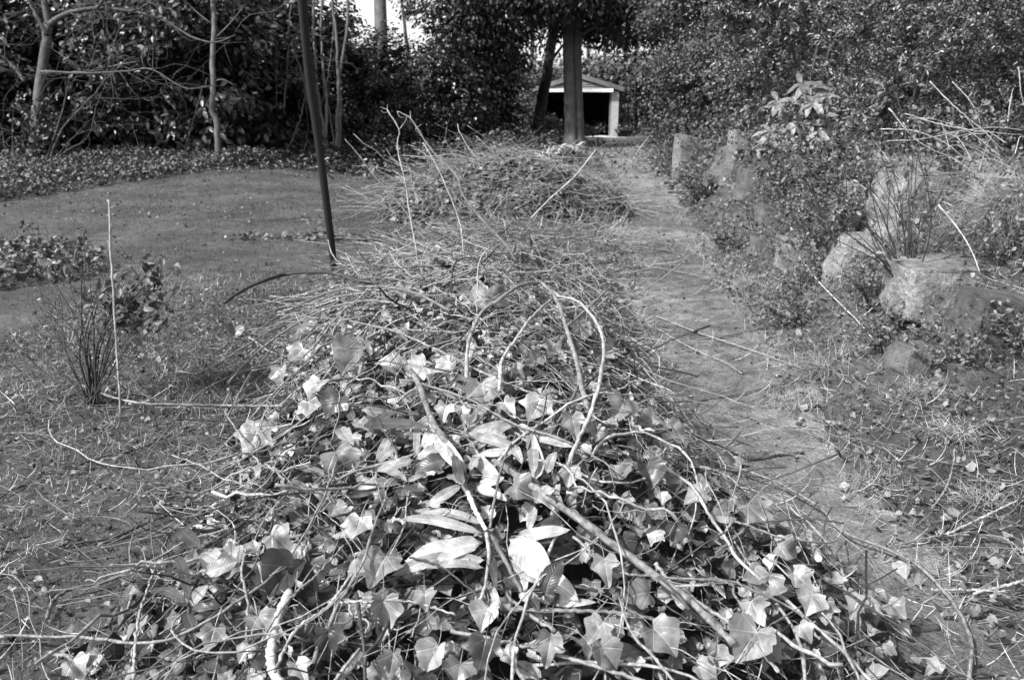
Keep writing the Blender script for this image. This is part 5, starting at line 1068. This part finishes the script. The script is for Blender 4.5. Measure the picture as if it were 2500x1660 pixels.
# twiglets on the tall ones
g = Geo()
for pp, d_ in (([(1003, 291), (1001, 272)], 5.2), ([(1033, 337), (1014, 318)], 5.2), ([(974, 318), (990, 296), (994, 285), (1003, 291)], 5.3), ([(1014, 316), (1030, 303)], 5.2), ([(945, 268), (928, 262)], 5.4), ([(950, 272), (938, 276), (930, 270)], 5.4), ([(945, 268), (946, 256)], 5.4), ([(970, 272), (975, 285), (988, 288)], 5.2), ([(970, 378), (958, 384)], 5.4)):
    tubes(g, smooth_path([PD(x, y, d_) for x, y in pp], 8), np.linspace(.003, .0015, 8), 5)
tag(obj('twig_tips', g, M['stem']), 'fine side twigs at the tips of the tallest standing stems', 'twigs', kind='stuff')
# random draped stems
def drape(n, hf, x0, x1, y0, y1, L0, L1, r0, r1, lift=(.0, .05), arch=.06, ctr=(-.15, 4.3), rad_w=.6, Mx=22):
    p = heap_pts(n, hf, x0, x1, y0, y1, .04); n = len(p)
    rd = np.arctan2(p[:, 1] - ctr[1], p[:, 0] - ctr[0]); a = np.where(rng.random(n) < rad_w, rd + rng.normal(0, .9, n), rng.uniform(0, 6.283, n))
    L = rng.uniform(L0, L1, n); k1 = rng.normal(0, 1.5, n) / np.maximum(L, .3); k2 = rng.normal(0, .5, n); t = np.linspace(0, 1, Mx)
    ang = a[:, None] + np.cumsum(rng.normal(0, .13, (n, Mx)), 1) + k1[:, None] * (t * L[:, None]) + k2[:, None] * np.sin(t * 5 + rng.uniform(0, 6, (n, 1))) ; ds = (L / (Mx - 1))[:, None]
    X = p[:, :1] + np.concatenate([np.zeros((n, 1)), np.cumsum(np.cos(ang[:, :-1]) * ds, 1)], 1); Y = p[:, 1:] + np.concatenate([np.zeros((n, 1)), np.cumsum(np.sin(ang[:, :-1]) * ds, 1)], 1)
    Y = np.maximum(Y, .9); Z = top(X, Y)
    for _ in range(14): Z[:, 1:-1] = np.maximum(Z[:, 1:-1], (Z[:, 2:] + Z[:, :-2]) / 2)
    Z = Z + rng.uniform(lift[0], lift[1], (n, 1)) + arch * np.abs(rng.normal(0, 1, (n, 1))) * np.sin(t * math.pi)[None] + np.cumsum(rng.normal(0, .007, (n, Mx)), 1)
    Pn = np.stack([X, Y, Z], -1); rr = rng.uniform(r0, r1, n)[:, None] * (1.1 - .7 * t[None]) * (1 + .13 * rng.normal(size=(n, Mx)))
    return Pn, rr
def sticks(n, hf, x0, x1, y0, y1, L0, L1, r0, r1, lift=(-.06, .03), pitch=.22, bend=.22, Mx=12, hmin=.04, shoots=0):
    p = heap_pts(n, hf, x0, x1, y0, y1, hmin); n = len(p); a = rng.uniform(0, 6.283, n); pit = rng.normal(0, pitch, n); L = rng.uniform(0, 1, n) ** 1.6 * (L1 - L0) + L0
    d = np.stack([np.cos(a) * np.cos(pit), np.sin(a) * np.cos(pit), np.sin(pit)], 1); t = np.linspace(-.5, .5, Mx)[None, :, None]
    b1 = rng.normal(0, bend, (n, 1, 3)) * [1, 1, .6]; kk = np.cumsum(rng.normal(0, .012, (n, Mx, 3)), 1)
    c = np.column_stack([p, top(p[:, 0], p[:, 1]) + rng.uniform(lift[0], lift[1], n)])
    P = c[:, None] + (L[:, None, None]) * (d[:, None] * t + b1 * (t * t) * 2 + kk)
    P[:, :, 1] = np.maximum(P[:, :, 1], .85); P[:, :, 2] = np.maximum(P[:, :, 2], terrain(P[:, :, 0], P[:, :, 1]) + .006)
    return P, rng.uniform(r0, r1, n)[:, None] * (1.1 - .6 * np.linspace(0, 1, Mx)[None]) * (1 + .1 * rng.normal(size=(n, Mx)))
Pn, rr = drape(135, heap1, -1.3, 1.2, 1.5, 6.8, .5, 1.6, .0022, .0055, rad_w=.45)
Pq, rq = sticks(100, heap1, -1.3, 1.1, 1.5, 7.3, .25, 1.1, .002, .006, (-.02, .07), .2, .3, 22); Pn = np.concatenate([Pn, Pq]); rr = np.concatenate([rr, rq])
for i in range(len(Pn)):
    g = Geo(); tubes(g, Pn[i], rr[i], 6); shoot(g, Pn[i], rr[i].mean(), int(rng.integers(1, 6))); tag(obj('trimmed_vine', g, M['stem' if i % 5 else 'stemm']), 'thin cut stem tangled among the others across the front pile', 'vine', SGR)
g = Geo(); Pn, rr = drape(520, heap1, -1.6, 1.5, 1.1, 7.4, .12, .9, .0009, .0026, (-.07, .04), .04, rad_w=.2); tubes(g, Pn, rr, 4)
Pn, rr = sticks(1000, heap1, -1.6, 1.4, 1.2, 9, .06, .5, .0009, .003, (-.06, .03), .35, .3); tubes(g, Pn, rr, 4)
Pn, rr = sticks(620, heap1, -1.6, 1.4, 4.4, 10, .2, 1.0, .0015, .006, (-.05, .06), .22, .25, hmin=.015); tubes(g, Pn, rr, 4)
tag(obj('tangled_twigs', g, M['stem'], origin=(0, 0, 0)), 'fine twigs and tendrils tangled all through the front pile', 'twigs', kind='stuff')
g = Geo(); Pn, rr = sticks(800, heap1, -1.6, 1.5, 1.1, 10, .15, 1.0, .001, .005, (-.05, .05), .25, .25, hmin=.02); tubes(g, Pn, rr, 4)
tag(obj('dark_twigs', g, M['stemd'], origin=(0, 0, 0)), 'thin dark twigs mixed through the front pile', 'twigs', kind='stuff')
# stray twigs around
g = Geo()
def stray(n, x0, x1, y0, y1, L0, L1, r0, r1, keep=None, head=None):
    p = area(n, x0, x1, y0, y1, keep); k = len(p); a = rng.uniform(0, 6.283, k) if head is None else rng.normal(head, .6, k); L = rng.uniform(L0, L1, k); t = np.linspace(0, 1, 12)
    cv = rng.normal(0, .5, (k, 1)); ang = a[:, None] + cv * t[None]; ds = (L / 11)[:, None]
    X = p[:, :1] + np.cumsum(np.cos(ang) * ds, 1); Y = p[:, 1:] + np.cumsum(np.sin(ang) * ds, 1); Z = terrain(X, Y) + .01 + np.abs(rng.normal(0, .02, (k, 1))) * (1 + t[None])
    tubes(g, np.stack([X, Y, Z], -1), rng.uniform(r0, r1, k)[:, None] * (1 - .4 * t[None]), 4)
stray(700, -3.2, -.6, 1.4, 6, .06, .5, .0008, .0022, lambda x, y: in_view(x, y))
stray(700, .5, 4.5, 1.4, 8, .1, .55, .0008, .0024, lambda x, y: in_view(x, y))
stray(260, .3, 3, 2, 14, .2, .8, .001, .0028, lambda x, y: in_view(x, y) & (np.abs(x - path_c(y)) < .8), .1)
stray(160, -2.5, 2.2, 7.5, 11, .3, 1.2, .002, .005, None, .1)
tag(obj('loose_twigs', g, M['stemm'], origin=(0, 0, 0)), 'loose twigs strewn over the grass and path around the pile', 'twigs', kind='stuff')
# far pile
g = Geo(); p = heap_pts(7500, heap2, -2, 1.7, 9.4, 13.6, .02); n = len(p); z = top(p[:, 0], p[:, 1]) - rng.uniform(-.06, .12, n)
scatter_multi(g, IVYS + [LAUR], np.column_stack([p, z]), frames(heap_nor(p[:, 0], p[:, 1]) + rng.normal(0, .6, (n, 3)), rng.normal(0, 1, (n, 3))), rng.uniform(.03, .085, n))
tag(obj('pile_leaves', g, M['cover2'], origin=(0, 0, 0)), 'ivy leaves covering the far pile', 'leaves', kind='stuff')
g = Geo(); Pn, rr = sticks(1300, heap2, -2.2, 1.9, 9.2, 13.7, .2, 1.7, .0015, .0055, (-.05, .16), .28, .25); tubes(g, Pn, rr, 4)
Pn, rr = drape(60, lambda x, y: .1 + 0 * x, -.6, 1.2, 8.6, 9.8, .4, 1.2, .002, .005, (0, .06), .04, (0, 9), 0); tubes(g, Pn, rr, 4)
tag(obj('tangled_twigs', g, M['stem'], origin=(0, 0, 0)), 'twigs and long straws tangled over the far pile', 'twigs', kind='stuff')
gapf = lambda x, y: .1 + 0 * x
g = Geo(); Pn, rr = sticks(520, gapf, -.95, 1.25, 7.3, 10.2, .2, 1.2, .0015, .005, (-.01, .1), .12, .25); tubes(g, Pn, rr, 4)
p = area(900, -1.0, 1.2, 7.2, 10.4); k = len(p); Qs = g
tag(obj('loose_twigs', g, M['stemm'], origin=(0, 0, 0)), 'loose sticks strewn on the ground between the two piles', 'twigs', kind='stuff')
g = Geo(); scatter_multi(g, IVYS + [LAUR], on_ground(p, .03), zrot(k, .8), rng.uniform(.025, .06, k)); tag(obj('loose_leaves', g, M['cover2'], origin=(0, 0, 0)), 'scattered leaves on the ground between the two piles', 'leaves', kind='stuff')
# white leafy sprays on the crest of the far pile
for (px, py, lab) in ((1355, 372, 'bright feathery spray crowning the far pile'), (1395, 368, 'second bright spray right of the feathery one'), (1330, 385, 'small bright spray left of the feathery one')):
    c = PD(px, py, 11.2); b = c - np.array([0, 0, .12]); t = thing('leaf_spray', b, lab, 'cutting'); g = Geo(); k = 70
    L = rng.random((k, 1)); d = np.array([.22, -.05, .05]); pos = c + d * (L - .5) * 1.3 + rng.normal(0, .022, (k, 3)); pos[:, 2] += .06 * np.sin(L[:, 0] * 3.1)
    scatter(g, SLIM, pos, frames(rng.normal(0, .5, (k, 3)) + [0, -.5, 1], rng.normal(0, .7, (k, 3)) + [.5, 0, -.1]), rng.uniform(.05, .1, k)); obj('foliage', g, M['rh_pale'], t)
    g = Geo(); tubes(g, smooth_path([b, c - d * .3, c + d * .5], 8), .005, 5); obj('stem', g, M['stemm'], t)
# straw sheaf leaning beside the far pile
b0 = ground_hit(1500, 470); d_ = (b0 - CAM) @ FW; g = Geo(); k = 110; tipc = PD(1448, 372, d_ - .6)
st = b0 + np.stack([rng.uniform(-.55, .35, k), rng.uniform(-.3, .4, k), 0 * rng.random(k)], 1); st[:, 2] = terrain(st[:, 0], st[:, 1]); t_ = np.linspace(0, 1, 9)[None, :, None]
en = tipc + rng.normal(0, .07, (k, 3)); en = st + (en - st) * rng.uniform(.4, 1.05, (k, 1)); P = st[:, None] + (en - st)[:, None] * t_ + np.array([.25, 0, .0]) * (t_ * (1 - t_)) * rng.normal(0, .5, (k, 1, 1))
P[:, :, 2] -= .35 * (t_ * (1 - t_))[:, :, 0]; tubes(g, P, rng.uniform(.0025, .005, (k, 1)) * (1.1 - .6 * np.linspace(0, 1, 9)[None]), 4)
tag(obj('straw_sheaf', g, M['stemm'], origin=b0), 'conical sheaf of stalks leaning at the right end of the far pile', 'sheaf')
# logs
def log(a, b, r, lab, mk):
    a = np.array(a); b = np.array(b); t = thing('cut_log', a, lab, 'log'); g = Geo(); P = smooth_path([a, (a + b) / 2 + [0, 0, .001], b], 8); tubes(g, P, r * (1 + .05 * rng.normal(size=8)), 12); obj('bark', g, M[mk], t)
    ax = nrm(b - a); 
    for c, s in ((a, -1), (b, 1)):
        g = Geo(); tubes(g, np.array([c + ax * s * .0005, c + ax * s * .003]), r * .93, 12); obj('cut_end', g, M['paint'], t, smooth=False)
a = ground_hit(2222, 1540, .012); b = ground_hit(2293, 1532, .012); log(a, b, .0115, 'short dark log with a pale cut end on the soil at the right', 'stemd')
a = hit(1988, 1330, .05); b = hit(1998, 1362, .04); log(a, b, .012, 'stubby pale cut stem standing among leaves on the right flank', 'stem')
